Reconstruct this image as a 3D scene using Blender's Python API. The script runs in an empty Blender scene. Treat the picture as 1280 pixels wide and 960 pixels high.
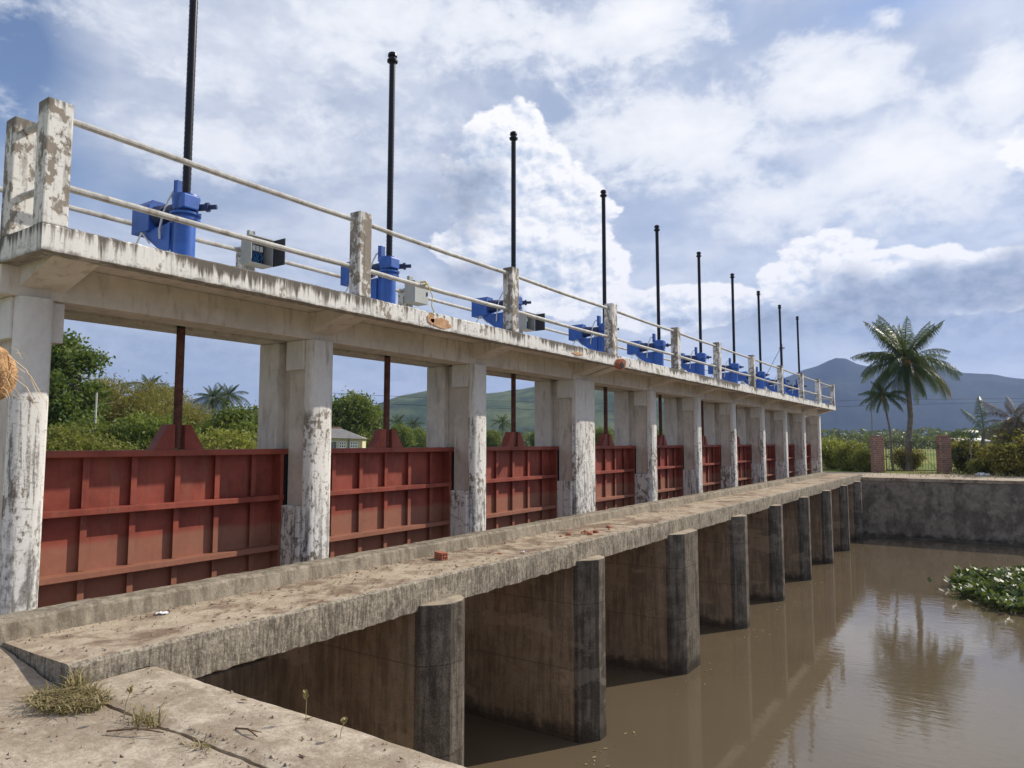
import bpy, bmesh, math, random
import numpy as np
from mathutils import Vector, noise as mnoise

random.seed(7)
R = math.radians
S = bpy.context.scene
C = S.collection

# ------------------------------------------------------------------ camera maths (X = towards the water, Y = along the dam, Z up, eye at 0)
F, CX, CY = 886.0, 640.0, 480.0
PIT = math.atan(73 / F)
YAW = math.atan(600 / math.hypot(73, F))
FH = Vector((-math.sin(YAW), math.cos(YAW), 0))
RT = Vector((math.cos(YAW), math.sin(YAW), 0))
UP = Vector((0, 0, 1))
FW = FH * math.cos(PIT) + UP * math.sin(PIT)
CU = UP * math.cos(PIT) - FH * math.sin(PIT)


def bearing(px, dist, py=None):
    """a point at ground distance dist along a bearing; z from the elevation"""
    d = RT * (px - CX) - CU * ((553 if py is None else py) - CY) + FW * F
    h = math.hypot(d.x, d.y)
    return d * (dist / h)


def azel(px, py):
    d = (RT * (px - CX) - CU * (py - CY) + FW * F).normalized()
    return math.degrees(math.atan2(d.x, d.y)), math.degrees(math.asin(d.z))


# ------------------------------------------------------------------ node helper
class NT:
    def __init__(self, tree):
        self.t = tree
        tree.nodes.clear()

    def n(self, typ, **kw):
        nd = self.t.nodes.new(typ)
        for k, v in kw.items():
            setattr(nd, k, v)
        return nd

    def put(self, sock, val):
        if isinstance(val, bpy.types.NodeSocket):
            self.t.links.new(val, sock)
        elif val is not None:
            if hasattr(sock, 'default_value'):
                if isinstance(val, (tuple, list)) and len(val) == 3 and sock.type == 'RGBA':
                    val = (*val, 1)
                sock.default_value = val

    def m(self, op, a, b=None, c=None, clamp=False):
        nd = self.n('ShaderNodeMath', operation=op, use_clamp=clamp)
        self.put(nd.inputs[0], a)
        if b is not None: self.put(nd.inputs[1], b)
        if c is not None: self.put(nd.inputs[2], c)
        return nd.outputs[0]

    def v(self, op, a, b=None, c=None):
        nd = self.n('ShaderNodeVectorMath', operation=op)
        self.put(nd.inputs[0], a)
        if b is not None: self.put(nd.inputs[1], b)
        if c is not None: self.put(nd.inputs[2], c)
        return nd.outputs['Value'] if op in ('LENGTH', 'DISTANCE', 'DOT_PRODUCT') else nd.outputs[0]

    def mix(self, f, a, b, blend='MIX'):
        nd = self.n('ShaderNodeMix', data_type='RGBA', blend_type=blend)
        self.put(nd.inputs[0], f); self.put(nd.inputs[6], a); self.put(nd.inputs[7], b)
        return nd.outputs[2]

    def noise(self, vec, scale=1.0, detail=6, rough=0.55, dist=0.0, lac=2.0):
        nd = self.n('ShaderNodeTexNoise')
        self.put(nd.inputs['Vector'], vec)
        nd.inputs['Scale'].default_value = scale
        nd.inputs['Detail'].default_value = detail
        nd.inputs['Roughness'].default_value = rough
        nd.inputs['Distortion'].default_value = dist
        nd.inputs['Lacunarity'].default_value = lac
        return nd.outputs[0]

    def step(self, x, lo, hi, a=0.0, b=1.0):
        nd = self.n('ShaderNodeMapRange', interpolation_type='SMOOTHSTEP')
        self.put(nd.inputs['Value'], x)
        self.put(nd.inputs['From Min'], lo); self.put(nd.inputs['From Max'], hi)
        self.put(nd.inputs['To Min'], a); self.put(nd.inputs['To Max'], b)
        return nd.outputs[0]

    def pos(self):
        return self.n('ShaderNodeNewGeometry').outputs['Position']

    def xyz(self, v):
        nd = self.n('ShaderNodeSeparateXYZ'); self.put(nd.inputs[0], v)
        return nd.outputs

    def comb(self, x, y, z):
        nd = self.n('ShaderNodeCombineXYZ')
        self.put(nd.inputs[0], x); self.put(nd.inputs[1], y); self.put(nd.inputs[2], z)
        return nd.outputs[0]

    def bump(self, h, strength=0.3, dist=0.02):
        nd = self.n('ShaderNodeBump')
        nd.inputs['Strength'].default_value = strength
        nd.inputs['Distance'].default_value = dist
        self.put(nd.inputs['Height'], h)
        return nd.outputs[0]

    def principled(self, color, rough=0.8, metal=0.0, normal=None, spec=0.3, **kw):
        nd = self.n('ShaderNodeBsdfPrincipled')
        self.put(nd.inputs['Base Color'], color)
        self.put(nd.inputs['Roughness'], rough)
        self.put(nd.inputs['Metallic'], metal)
        nd.inputs['Specular IOR Level'].default_value = spec
        for k, val in kw.items():
            self.put(nd.inputs[k], val)
        if normal is not None: self.put(nd.inputs['Normal'], normal)
        return nd.outputs[0]

    def out(self, surf):
        o = self.n('ShaderNodeOutputMaterial')
        self.t.links.new(surf, o.inputs['Surface'])
        return o


def material(name):
    m = bpy.data.materials.new(name)
    m.use_nodes = True
    return m, NT(m.node_tree)


def plain(name, col, rough=0.6, metal=0.0, var=0.25, scale=6.0, spec=0.3, bump=0.0, dirt=None, dirt_amt=0.5):
    m, t = material(name)
    p = t.pos()
    a = t.noise(p, scale, 7, 0.6)
    b = t.noise(p, scale * 5, 5, 0.6)
    f = t.step(t.m('ADD', t.m('MULTIPLY', a, 0.65), t.m('MULTIPLY', b, 0.35)), 0.3, 0.7)
    lo = tuple(c * (1 - var) for c in col); hi = tuple(min(1, c * (1 + var)) for c in col)
    c = t.mix(f, lo, hi)
    if dirt:
        d = t.step(t.noise(t.v('MULTIPLY', p, (5, 5, 1.2)), 1.6, 8, 0.65), 0.5, 0.68)
        c = t.mix(t.m('MULTIPLY', d, dirt_amt), c, dirt)
    nrm = t.bump(b, bump, 0.01) if bump else None
    t.out(t.principled(c, rough, metal, nrm, spec))
    return m


def whitewash(name, clean_above=None, top=None, bottom=None, clean=(0.71, 0.69, 0.655), wear=0.0, dark=0.5, lichen_w=1.0, fine_peel=1.0, grime=None):
    """peeling whitewash over grey-brown concrete, dark lichen runs; top / bottom: heights where lichen collects"""
    m, t = material(name)
    p = t.pos()
    z = t.xyz(p)[2]
    big = t.noise(p, 1.3, 5, 0.55)
    mid = t.noise(t.v('MULTIPLY', p, (1, 1, 0.7)), 6.5 * fine_peel, 9, 0.68)
    fine = t.noise(p, 34, 6, 0.7)
    runs = t.noise(t.v('MULTIPLY', p, (10, 10, 0.9)), 1.7, 8, 0.62, 0.4)
    scr = t.noise(t.v('MULTIPLY', p, (3.5, 3.5, 13)), 1.6, 6, 0.7)
    paint = t.mix(fine, (0.62, 0.60, 0.555), (0.80, 0.785, 0.745))
    bare = t.mix(mid, (0.15, 0.125, 0.10), (0.36, 0.315, 0.26))
    peel = t.m('ADD', t.m('MULTIPLY', mid, 0.62), t.m('MULTIPLY', big, 0.38))
    thr = 0.50 - wear
    pm = t.step(peel, thr + 0.005, thr + 0.055)
    lich = t.step(t.m('ADD', t.m('MULTIPLY', runs, 0.72), t.m('MULTIPLY', fine, 0.28)), 0.49, 0.62)
    spots = t.m('MULTIPLY', t.step(scr, 0.57, 0.66), 0.8)
    dk = t.m('MULTIPLY', t.m('MAXIMUM', lich, spots), dark)
    if top is not None:
        edge = t.step(t.m('ADD', z, t.m('ADD', t.m('MULTIPLY', t.m('SUBTRACT', runs, 0.5), 0.62), t.m('MULTIPLY', t.m('SUBTRACT', t.noise(p, 0.9, 4, 0.6), 0.5), 0.75))), top - 0.10, top + 0.02)
        dk = t.m('MAXIMUM', dk, t.m('MULTIPLY', edge, 0.85 * lichen_w))
        pm = t.m('MAXIMUM', pm, t.m('MULTIPLY', edge, 0.8))
    if bottom is not None:
        edge = t.step(t.m('ADD', z, t.m('MULTIPLY', t.m('SUBTRACT', mid, 0.5), 0.2)), bottom + 0.045, bottom - 0.01)
        dk = t.m('MAXIMUM', dk, t.m('MULTIPLY', edge, 0.75))
    if grime is not None:
        gk = t.step(t.m('ADD', z, t.m('MULTIPLY', t.m('SUBTRACT', big, 0.5), 1.6)), grime + 0.35, grime - 0.6)
        gm = t.m('MULTIPLY', gk, t.step(t.m('ADD', t.m('MULTIPLY', mid, 0.55), t.m('MULTIPLY', runs, 0.45)), 0.44, 0.56))
        dk = t.m('MAXIMUM', dk, t.m('MULTIPLY', gm, 0.72))
    c = t.mix(pm, paint, bare)
    c = t.mix(dk, c, t.mix(fine, (0.045, 0.04, 0.036), (0.15, 0.13, 0.11)))
    if clean_above is not None:
        k = t.step(t.m('ADD', z, t.m('MULTIPLY', t.m('SUBTRACT', big, 0.5), 0.5)), clean_above - 0.06, clean_above + 0.12)
        cl = t.mix(t.step(mid, 0.3, 0.7), tuple(c * 0.86 for c in clean), clean)
        few = t.step(t.noise(t.v('MULTIPLY', p, (7, 7, 0.8)), 1.6, 8, 0.66), 0.56, 0.70)
        cl = t.mix(t.m('MULTIPLY', few, 0.55), cl, (0.24, 0.21, 0.18))
        c = t.mix(k, c, cl)
    h = t.m('ADD', t.m('MULTIPLY', fine, 0.4), t.m('MULTIPLY', pm, -0.5))
    t.out(t.principled(c, 0.9, 0, t.bump(h, 0.5, 0.008), 0.15))
    return m


def concrete(name, lo, hi, stain, stain_amt=0.6, streak=True, scale=1.0, wet=None, crack=0.0, bump=0.6, moss=None, sk=(9, 9, 0.75), pour=0.0):
    m, t = material(name)
    p = t.pos()
    z = t.xyz(p)[2]
    big = t.noise(p, 0.9 * scale, 6, 0.6)
    mid = t.noise(p, 5.0 * scale, 9, 0.68)
    fine = t.noise(p, 45, 6, 0.72)
    c = t.mix(t.step(t.m('ADD', t.m('MULTIPLY', mid, 0.5), t.m('MULTIPLY', fine, 0.5)), 0.36, 0.64), lo, hi)
    if streak:
        s = t.noise(t.v('MULTIPLY', p, sk), 1.4, 8, 0.68)
    else:
        s = t.noise(p, 2.4 * scale, 9, 0.66, 0.6)
    sm = t.step(t.m('ADD', t.m('MULTIPLY', s, 0.6), t.m('MULTIPLY', big, 0.4)), 0.45, 0.58)
    c = t.mix(t.m('MULTIPLY', sm, stain_amt), c, stain)
    if pour:
        fr = t.m('ABSOLUTE', t.m('SUBTRACT', t.m('FRACT', t.m('ADD', t.m('MULTIPLY', z, 1 / pour), t.m('MULTIPLY', mid, 0.03))), 0.5))
        c = t.mix(t.m('MULTIPLY', t.step(fr, 0.012, 0.004), 0.55), c, stain)
        patch = t.step(t.noise(t.v('MULTIPLY', p, (1.2, 1.2, 2.2)), 0.9, 7, 0.6), 0.58, 0.62)
        c = t.mix(t.m('MULTIPLY', patch, 0.4), c, tuple(v_ * 1.25 for v_ in hi))
    if wet is not None:
        w = t.step(t.m('ADD', z, t.m('MULTIPLY', t.m('SUBTRACT', mid, 0.5), 0.5)), wet + 0.30, wet + 0.05)
        c = t.mix(t.m('MULTIPLY', w, 0.75), c, (0.03, 0.026, 0.02))
    if moss is not None:
        mm = t.step(t.m('ADD', t.m('MULTIPLY', big, 0.5), t.m('MULTIPLY', mid, 0.5)), 0.53, 0.62)
        c = t.mix(t.m('MULTIPLY', mm, 0.65), c, moss)
    speck = t.step(t.noise(p, 90, 2, 0.5), 0.66, 0.74)
    c = t.mix(t.m('MULTIPLY', speck, 0.55), c, (0.05, 0.042, 0.035))
    sp2 = t.step(t.noise(p, 60, 2, 0.5), 0.33, 0.27)
    c = t.mix(t.m('MULTIPLY', sp2, 0.35), c, tuple(min(0.8, v_ * 1.4) for v_ in hi))
    h = t.m('ADD', t.m('MULTIPLY', fine, 0.6), mid)
    if crack:
        vo = t.n('ShaderNodeTexVoronoi', feature='DISTANCE_TO_EDGE')
        t.put(vo.inputs['Vector'], t.v('ADD', p, t.v('MULTIPLY', t.comb(mid, big, fine), (0.5, 0.5, 0.5))))
        vo.inputs['Scale'].default_value = crack
        ck = t.step(vo.outputs['Distance'], 0.012, 0.002)
        ck = t.m('MULTIPLY', ck, t.step(big, 0.5, 0.6))
        c = t.mix(t.m('MULTIPLY', ck, 0.8), c, (0.04, 0.033, 0.027))
    t.out(t.principled(c, 0.95, 0, t.bump(h, bump, 0.012), 0.1))
    return m


def leafmat(name, cols, trans=0.3, rough=0.55):
    m, t = material(name)
    g = t.n('ShaderNodeNewGeometry')
    oi = t.n('ShaderNodeObjectInfo')
    r = g.outputs['Random Per Island']
    nz = t.noise(g.outputs['Position'], 0.9, 3, 0.6)
    f = t.m('ADD', t.m('MULTIPLY', r, 0.6), t.m('MULTIPLY', nz, 0.5), clamp=True)
    rp = t.n('ShaderNodeValToRGB')
    e = rp.color_ramp.elements
    e[0].position = 0.1; e[0].color = (*cols[0], 1)
    e[1].position = 0.95; e[1].color = (*cols[-1], 1)
    for i, c in enumerate(cols[1:-1]):
        k = e.new(0.1 + 0.85 * (i + 1) / (len(cols) - 1)); k.color = (*c, 1)
    t.put(rp.inputs[0], f)
    hs = t.n('ShaderNodeHueSaturation')
    t.put(hs.inputs['Color'], rp.outputs[0])
    t.put(hs.inputs['Value'], t.m('ADD', 0.8, t.m('MULTIPLY', oi.outputs['Random'], 0.4)))
    p = t.principled(hs.outputs[0], rough, 0, None, 0.35)
    tr = t.n('ShaderNodeBsdfTranslucent')
    t.put(tr.inputs[0], t.mix(0.5, hs.outputs[0], (0.22, 0.26, 0.03)))
    mx = t.n('ShaderNodeMixShader'); mx.inputs[0].default_value = trans
    t.put(mx.inputs[1], p); t.put(mx.inputs[2], tr.outputs[0])
    t.out(mx.outputs[0])
    return m


# ------------------------------------------------------------------ materials
M = {}
M['column'] = whitewash('whitewashed column', clean_above=0.44, bottom=None, wear=-0.022, dark=0.85, fine_peel=2.0, grime=-0.75)
M['shaft'] = plain('pale beige shaft', (0.56, 0.505, 0.44), 0.9, var=0.14, scale=2.5, bump=0.2, dirt=(0.20, 0.16, 0.12), dirt_amt=0.55)
M['column_low'] = whitewash('grimy whitewash', wear=-0.03, dark=0.85, fine_peel=1.5)
M['soffit'] = plain('pale cream soffit', (0.66, 0.61, 0.55), 0.9, var=0.14, scale=1.6, bump=0.15, dirt=(0.26, 0.20, 0.15), dirt_amt=0.42)
M['fascia'] = whitewash('weathered fascia', top=1.80, bottom=1.57, wear=-0.045, dark=0.5, fine_peel=1.2)
M['post'] = whitewash('weathered post', top=2.87, wear=0.012, fine_peel=1.7, dark=0.55, lichen_w=0.7)
M['rail'] = plain('dull painted pipe', (0.44, 0.43, 0.40), 0.55, 0.0, 0.25, 9, dirt=(0.2, 0.13, 0.08), dirt_amt=0.6)
M['walk'] = concrete('walkway top', (0.31, 0.245, 0.175), (0.50, 0.42, 0.315), (0.14, 0.082, 0.055), 0.72, streak=False, scale=1.2, crack=0.5)
M['kerb'] = concrete('kerb face', (0.20, 0.17, 0.125), (0.36, 0.31, 0.24), (0.10, 0.08, 0.06), 0.6, scale=1.5)
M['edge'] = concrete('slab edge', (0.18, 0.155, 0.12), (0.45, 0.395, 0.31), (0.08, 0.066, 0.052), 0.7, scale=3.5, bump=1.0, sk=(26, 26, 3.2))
M['pier'] = concrete('pier wall', (0.23, 0.175, 0.12), (0.37, 0.285, 0.20), (0.12, 0.092, 0.066), 0.6, wet=-4.27, pour=0.93)
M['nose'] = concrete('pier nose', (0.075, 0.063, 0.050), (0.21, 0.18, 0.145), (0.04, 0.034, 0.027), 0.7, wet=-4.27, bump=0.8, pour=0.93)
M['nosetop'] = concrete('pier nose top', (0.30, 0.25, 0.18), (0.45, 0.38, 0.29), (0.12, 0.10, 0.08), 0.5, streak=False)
M['abut'] = concrete('abutment wall', (0.16, 0.14, 0.11), (0.36, 0.31, 0.25), (0.08, 0.07, 0.056), 0.7, wet=-4.27, scale=0.8, sk=(1.6, 1.6, 0.9))
M['apron'] = concrete('apron top', (0.31, 0.25, 0.185), (0.54, 0.465, 0.365), (0.22, 0.165, 0.115), 0.62, streak=False, scale=1.7, crack=0.0, bump=0.7)
M['crackfill'] = concrete('joint dirt', (0.022, 0.018, 0.013), (0.05, 0.04, 0.03), (0.015, 0.012, 0.01), 0.5)
M['mortar'] = plain('orange mortar', (0.50, 0.30, 0.17), 0.95, var=0.35, scale=16, bump=0.6)
M['blue'] = plain('blue enamel', (0.022, 0.095, 0.385), 0.42, 0.0, 0.2, 5, 0.5, dirt=(0.03, 0.05, 0.12), dirt_amt=0.4)
M['darkblue'] = plain('dark blue casting', (0.012, 0.025, 0.09), 0.5, 0.0, 0.3, 9, 0.4)
M['rod'] = plain('greased black screw', (0.014, 0.014, 0.018), 0.32, 0.6, 0.4, 12, 0.5)
M['rustrod'] = plain('rusty red rod', (0.11, 0.045, 0.032), 0.75, 0.1, 0.5, 9, bump=0.3)
M['conduit'] = plain('grey conduit', (0.55, 0.56, 0.56), 0.45, 0.1, 0.08, 8)
M['cabinet'] = plain('pale grey cabinet', (0.36, 0.37, 0.35), 0.5, 0.1, 0.1, 4, dirt=(0.3, 0.25, 0.2), dirt_amt=0.3)
M['cabinet_in'] = plain('cabinet inside', (0.03, 0.033, 0.04), 0.6, 0, 0.2, 20)
M['breaker'] = plain('white breaker', (0.65, 0.68, 0.7), 0.4, 0, 0.1, 20)
M['wirebundle'] = plain('blue wiring', (0.04, 0.16, 0.4), 0.5, 0, 0.4, 40)
M['lampred'] = plain('red lamp', (0.5, 0.02, 0.015), 0.3, 0, 0.1, 20)
M['grit'] = plain('grit', (0.26, 0.21, 0.16), 0.95, 0, 0.6, 60)
M['seal'] = plain('black rubber', (0.012, 0.011, 0.011), 0.6, 0, 0.3, 9)
M['brick'] = plain('red brick', (0.42, 0.15, 0.085), 0.9, 0, 0.3, 14, bump=0.5)
M['litter'] = plain('white wrapper', (0.75, 0.77, 0.8), 0.4, 0, 0.1, 20)
M['string'] = plain('yellow cord', (0.55, 0.45, 0.1), 0.7, 0, 0.2, 20)
M['twig'] = plain('dry twig', (0.16, 0.10, 0.06), 0.9, 0, 0.4, 20)
M['bark'] = plain('bark', (0.17, 0.13, 0.10), 0.95, 0, 0.4, 6, bump=0.8)
M['palmbark'] = plain('palm trunk', (0.19, 0.165, 0.14), 0.95, 0, 0.35, 5, bump=0.6)
M['polewhite'] = plain('pale pole', (0.5, 0.48, 0.44), 0.8, 0, 0.15, 3)
M['polegrey'] = plain('grey pole', (0.22, 0.20, 0.19), 0.8, 0, 0.2, 3)
M['wire'] = plain('line wire', (0.03, 0.035, 0.05), 0.6, 0, 0.1, 3)
M['iron'] = plain('rusted iron', (0.12, 0.085, 0.06), 0.8, 0.2, 0.3, 9)
M['houswall'] = plain('cream render', (0.62, 0.55, 0.36), 0.9, 0, 0.12, 2)
M['houseroof'] = plain('grey roofing', (0.20, 0.19, 0.185), 0.85, 0, 0.22, 3, bump=0.2)
M['ridge'] = plain('clay ridge', (0.38, 0.16, 0.09), 0.9, 0, 0.2, 3)
M['housewhite'] = plain('white grille', (0.72, 0.72, 0.70), 0.7, 0, 0.06, 4)
M['windark'] = plain('dark window', (0.05, 0.06, 0.07), 0.25, 0, 0.2, 4, 0.5)
M['husk'] = plain('coir husk', (0.46, 0.27, 0.13), 0.95, 0, 0.5, 30, bump=0.9, dirt=(0.14, 0.07, 0.03), dirt_amt=0.7)
M['fibre'] = plain('pale fibre', (0.65, 0.5, 0.32), 0.9, 0, 0.2, 20)
M['straw'] = leafmat('dry grass', [(0.16, 0.13, 0.05), (0.34, 0.27, 0.12), (0.5, 0.42, 0.22)], 0.15)
M['tuft'] = leafmat('green tuft', [(0.11, 0.10, 0.03), (0.30, 0.235, 0.10), (0.48, 0.39, 0.21)], 0.2)
M['leaf_dark'] = leafmat('dark leaves', [(0.032, 0.063, 0.015), (0.080, 0.132, 0.027), (0.174, 0.224, 0.044)], 0.4)
M['leaf_mid'] = leafmat('mid leaves', [(0.043, 0.079, 0.015), (0.123, 0.172, 0.031), (0.275, 0.304, 0.062)], 0.42)
M['leaf_olive'] = leafmat('olive leaves', [(0.109, 0.112, 0.022), (0.261, 0.224, 0.050), (0.464, 0.370, 0.100)], 0.45)
M['leaf_yellow'] = leafmat('yellow green reeds', [(0.10, 0.12, 0.02), (0.22, 0.23, 0.045), (0.40, 0.37, 0.09)], 0.5)
M['leaf_far'] = leafmat('far foliage', [(0.04, 0.06, 0.02), (0.09, 0.115, 0.035), (0.17, 0.18, 0.06)], 0.3)
M['frond'] = leafmat('palm frond', [(0.018, 0.04, 0.012), (0.04, 0.075, 0.02), (0.10, 0.13, 0.035)], 0.3, 0.4)
M['frond_dry'] = leafmat('dry frond', [(0.20, 0.09, 0.03), (0.42, 0.20, 0.06), (0.55, 0.30, 0.1)], 0.25)
M['frond_grey'] = leafmat('dead grey frond', [(0.06, 0.045, 0.035), (0.13, 0.095, 0.075), (0.22, 0.17, 0.14)], 0.15)
M['hyacinth'] = leafmat('hyacinth leaves', [(0.10, 0.085, 0.03), (0.05, 0.09, 0.018), (0.10, 0.16, 0.035), (0.22, 0.27, 0.08)], 0.28, 0.45)


def gate_mat():
    m, t = material('red oxide gate paint')
    p = t.pos(); z = t.xyz(p)[2]
    a = t.noise(p, 2.2, 7, 0.6); b = t.noise(p, 14, 6, 0.65)
    c = t.mix(t.step(a, 0.32, 0.68), (0.185, 0.038, 0.024), (0.30, 0.070, 0.044))
    rub = t.step(t.noise(t.v('MULTIPLY', p, (4, 4, 1.4)), 1.5, 8, 0.7), 0.50, 0.64)
    run = t.step(t.noise(t.v('MULTIPLY', p, (14, 14, 0.8)), 1.3, 7, 0.66), 0.56, 0.68)
    c = t.mix(t.m('MULTIPLY', run, 0.5), c, (0.10, 0.03, 0.02))
    c = t.mix(t.m('MULTIPLY', rub, 0.42), c, (0.24, 0.10, 0.065))
    silt = t.step(t.m('ADD', z, t.m('MULTIPLY', t.m('SUBTRACT', a, 0.5), 0.12)), -0.98, -1.06)
    c = t.mix(t.m('MULTIPLY', silt, 0.62), c, t.mix(b, (0.22, 0.105, 0.065), (0.36, 0.19, 0.12)))
    t.out(t.principled(c, 0.55, 0, t.bump(b, 0.15, 0.004), 0.3))
    return m


M['gate'] = gate_mat()


def brickwork():
    m, t = material('pillar brickwork')
    p = t.pos()
    o = t.xyz(p)
    br = t.n('ShaderNodeTexBrick')
    t.put(br.inputs['Vector'], t.comb(t.m('ADD', o[0], o[1]), o[2], 0))
    t.put(br.inputs['Color1'], (0.36, 0.16, 0.11, 1)); t.put(br.inputs['Color2'], (0.26, 0.13, 0.10, 1)); t.put(br.inputs['Mortar'], (0.34, 0.29, 0.24, 1))
    br.inputs['Scale'].default_value = 1; br.inputs['Brick Width'].default_value = 0.24
    br.inputs['Row Height'].default_value = 0.11; br.inputs['Mortar Size'].default_value = 0.014
    nz = t.noise(p, 6, 7, 0.65)
    c = t.mix(t.m('MULTIPLY', t.step(nz, 0.45, 0.65), 0.5), br.outputs['Color'], (0.12, 0.09, 0.07))
    t.out(t.principled(c, 0.95, 0, t.bump(nz, 0.4, 0.01), 0.1))
    return m


M['brickwork'] = brickwork()


def water_mat(name):
    m, t = material(name)
    p = t.pos()
    sw = t.noise(t.v('MULTIPLY', p, (1, 1, 1)), 0.5, 3, 0.5)
    rip = t.noise(t.v('MULTIPLY', p, (1.0, 2.6, 1)), 2.6, 3, 0.55, 0.4)
    breeze = t.step(t.noise(p, 0.16, 3, 0.5), 0.40, 0.62)
    c = t.mix(t.noise(p, 0.3, 4, 0.5), (0.098, 0.074, 0.046), (0.135, 0.104, 0.066))
    h = t.m('ADD', t.m('MULTIPLY', rip, t.m('ADD', 0.25, t.m('MULTIPLY', breeze, 0.75))), t.m('MULTIPLY', sw, 0.8))
    b = t.bump(h, 0.12, 0.026)
    t.out(t.principled(c, 0.03, 0, b, 0.5, IOR=1.45))
    return m


M['water'] = water_mat('silty water')


def land_mat():
    m, t = material('field')
    p = t.pos()
    a = t.noise(p, 0.05, 6, 0.6); b = t.noise(p, 1.2, 6, 0.65)
    g = t.mix(t.step(a, 0.4, 0.6), (0.15, 0.19, 0.04), (0.26, 0.26, 0.07))
    g = t.mix(t.step(b, 0.35, 0.7), t.mix(0.5, g, (0.05, 0.06, 0.02)), g)
    t.out(t.principled(g, 0.95, 0, t.bump(b, 0.8, 0.1), 0.1))
    return m


M['land'] = land_mat()


def hill_mat(name, lo, hi):
    m, t = material(name)
    p = t.pos()
    a = t.noise(p, 0.006, 9, 0.65); b = t.noise(p, 0.03, 8, 0.68)
    f = t.step(t.m('ADD', t.m('MULTIPLY', a, 0.5), t.m('MULTIPLY', b, 0.5)), 0.4, 0.6)
    t.out(t.principled(t.mix(f, lo, hi), 0.95, 0, None, 0.05))
    return m


M['hill'] = hill_mat('wooded hill', (0.025, 0.048, 0.014), (0.115, 0.135, 0.045))
M['mount'] = hill_mat('wooded mountain', (0.010, 0.016, 0.012), (0.024, 0.034, 0.020))


# ------------------------------------------------------------------ mesh builder
class MB:
    def __init__(self):
        self.v = []; self.f = []

    def add(self, vs, fs):
        o = len(self.v)
        self.v += [tuple(p) for p in vs]
        self.f += [tuple(i + o for i in f) for f in fs]
        return self

    def box(self, x0, x1, y0, y1, z0, z1):
        vs = [(x0, y0, z0), (x1, y0, z0), (x1, y1, z0), (x0, y1, z0), (x0, y0, z1), (x1, y0, z1), (x1, y1, z1), (x0, y1, z1)]
        return self.add(vs, [(3, 2, 1, 0), (4, 5, 6, 7), (0, 1, 5, 4), (1, 2, 6, 5), (2, 3, 7, 6), (3, 0, 4, 7)])

    def prism(self, pts, z0, z1):
        """pts counter-clockwise (x, y)"""
        n = len(pts)
        vs = [(x, y, z0) for x, y in pts] + [(x, y, z1) for x, y in pts]
        fs = [tuple(range(n - 1, -1, -1)), tuple(range(n, 2 * n))] + [(i, (i + 1) % n, n + (i + 1) % n, n + i) for i in range(n)]
        return self.add(vs, fs)

    def extr(self, pts, d):
        """polygon of 3-D points pushed along d"""
        n = len(pts); d = Vector(d)
        a = [Vector(p) for p in pts]; b = [p + d for p in a]
        nrm = (a[1] - a[0]).cross(a[2] - a[1])
        fs = [tuple(range(n)), tuple(range(2 * n - 1, n - 1, -1))] + [(i, n + i, n + (i + 1) % n, (i + 1) % n) for i in range(n)]
        if nrm.dot(d) > 0:
            fs = [tuple(reversed(f)) for f in fs]
        return self.add(a + b, fs)

    def tube(self, pts, rs, n=10, cap=True):
        pts = [Vector(p) for p in pts]
        if not isinstance(rs, (list, tuple)): rs = [rs] * len(pts)
        o = len(self.v)
        up = None
        for i, p in enumerate(pts):
            a = pts[max(0, i - 1)]; b = pts[min(len(pts) - 1, i + 1)]
            d = (b - a).normalized()
            if up is None:
                up = d.orthogonal().normalized()
            e1 = (up - d * up.dot(d)).normalized(); up = e1
            e2 = d.cross(e1)
            for k in range(n):
                t = 2 * math.pi * k / n
                self.v.append(tuple(p + (e1 * math.cos(t) + e2 * math.sin(t)) * rs[i]))
        for i in range(len(pts) - 1):
            for k in range(n):
                self.f.append((o + i * n + k, o + i * n + (k + 1) % n, o + (i + 1) * n + (k + 1) % n, o + (i + 1) * n + k))
        if cap:
            self.f.append(tuple(o + k for k in reversed(range(n))))
            self.f.append(tuple(o + (len(pts) - 1) * n + k for k in range(n)))
        return self

    def lathe(self, prof, n=20, c=(0, 0, 0)):
        """prof: list of (r, z) upward"""
        pts = [(c[0], c[1], c[2] + z) for r, z in prof]
        o = len(self.v)
        for r, z in prof:
            for k in range(n):
                t = 2 * math.pi * k / n
                self.v.append((c[0] + r * math.cos(t), c[1] + r * math.sin(t), c[2] + z))
        for i in range(len(prof) - 1):
            for k in range(n):
                self.f.append((o + i * n + k, o + i * n + (k + 1) % n, o + (i + 1) * n + (k + 1) % n, o + (i + 1) * n + k))
        self.f.append(tuple(o + k for k in reversed(range(n))))
        self.f.append(tuple(o + (len(prof) - 1) * n + k for k in range(n)))
        return self

    def build(self, name, mat, parent=None, bevel=0.0, smooth=False, local=True, seg=2, angle=35):
        me = bpy.data.meshes.new(name)
        me.from_pydata(self.v, [], self.f)
        if bevel:
            bm = bmesh.new(); bm.from_mesh(me)
            bmesh.ops.remove_doubles(bm, verts=bm.verts, dist=1e-5)
            es = [e for e in bm.edges if len(e.link_faces) == 2 and e.calc_face_angle(0) > R(30)]
            bmesh.ops.bevel(bm, geom=es, offset=bevel, segments=seg, affect='EDGES', profile=0.6, clamp_overlap=True)
            bm.to_mesh(me); bm.free()
        me.materials.append(mat)
        if smooth:
            me.shade_smooth()
            try:
                me.set_sharp_from_angle(angle=R(angle))
            except Exception:
                pass
        me.update()
        o = bpy.data.objects.new(name, me)
        C.objects.link(o)
        if parent is not None:
            o.parent = parent
        return o


def tag(o, label=None, cat=None, group=None, kind=None):
    if label: o['label'] = label
    if cat: o['category'] = cat
    if group: o['group'] = group
    if kind: o['kind'] = kind
    return o


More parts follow.
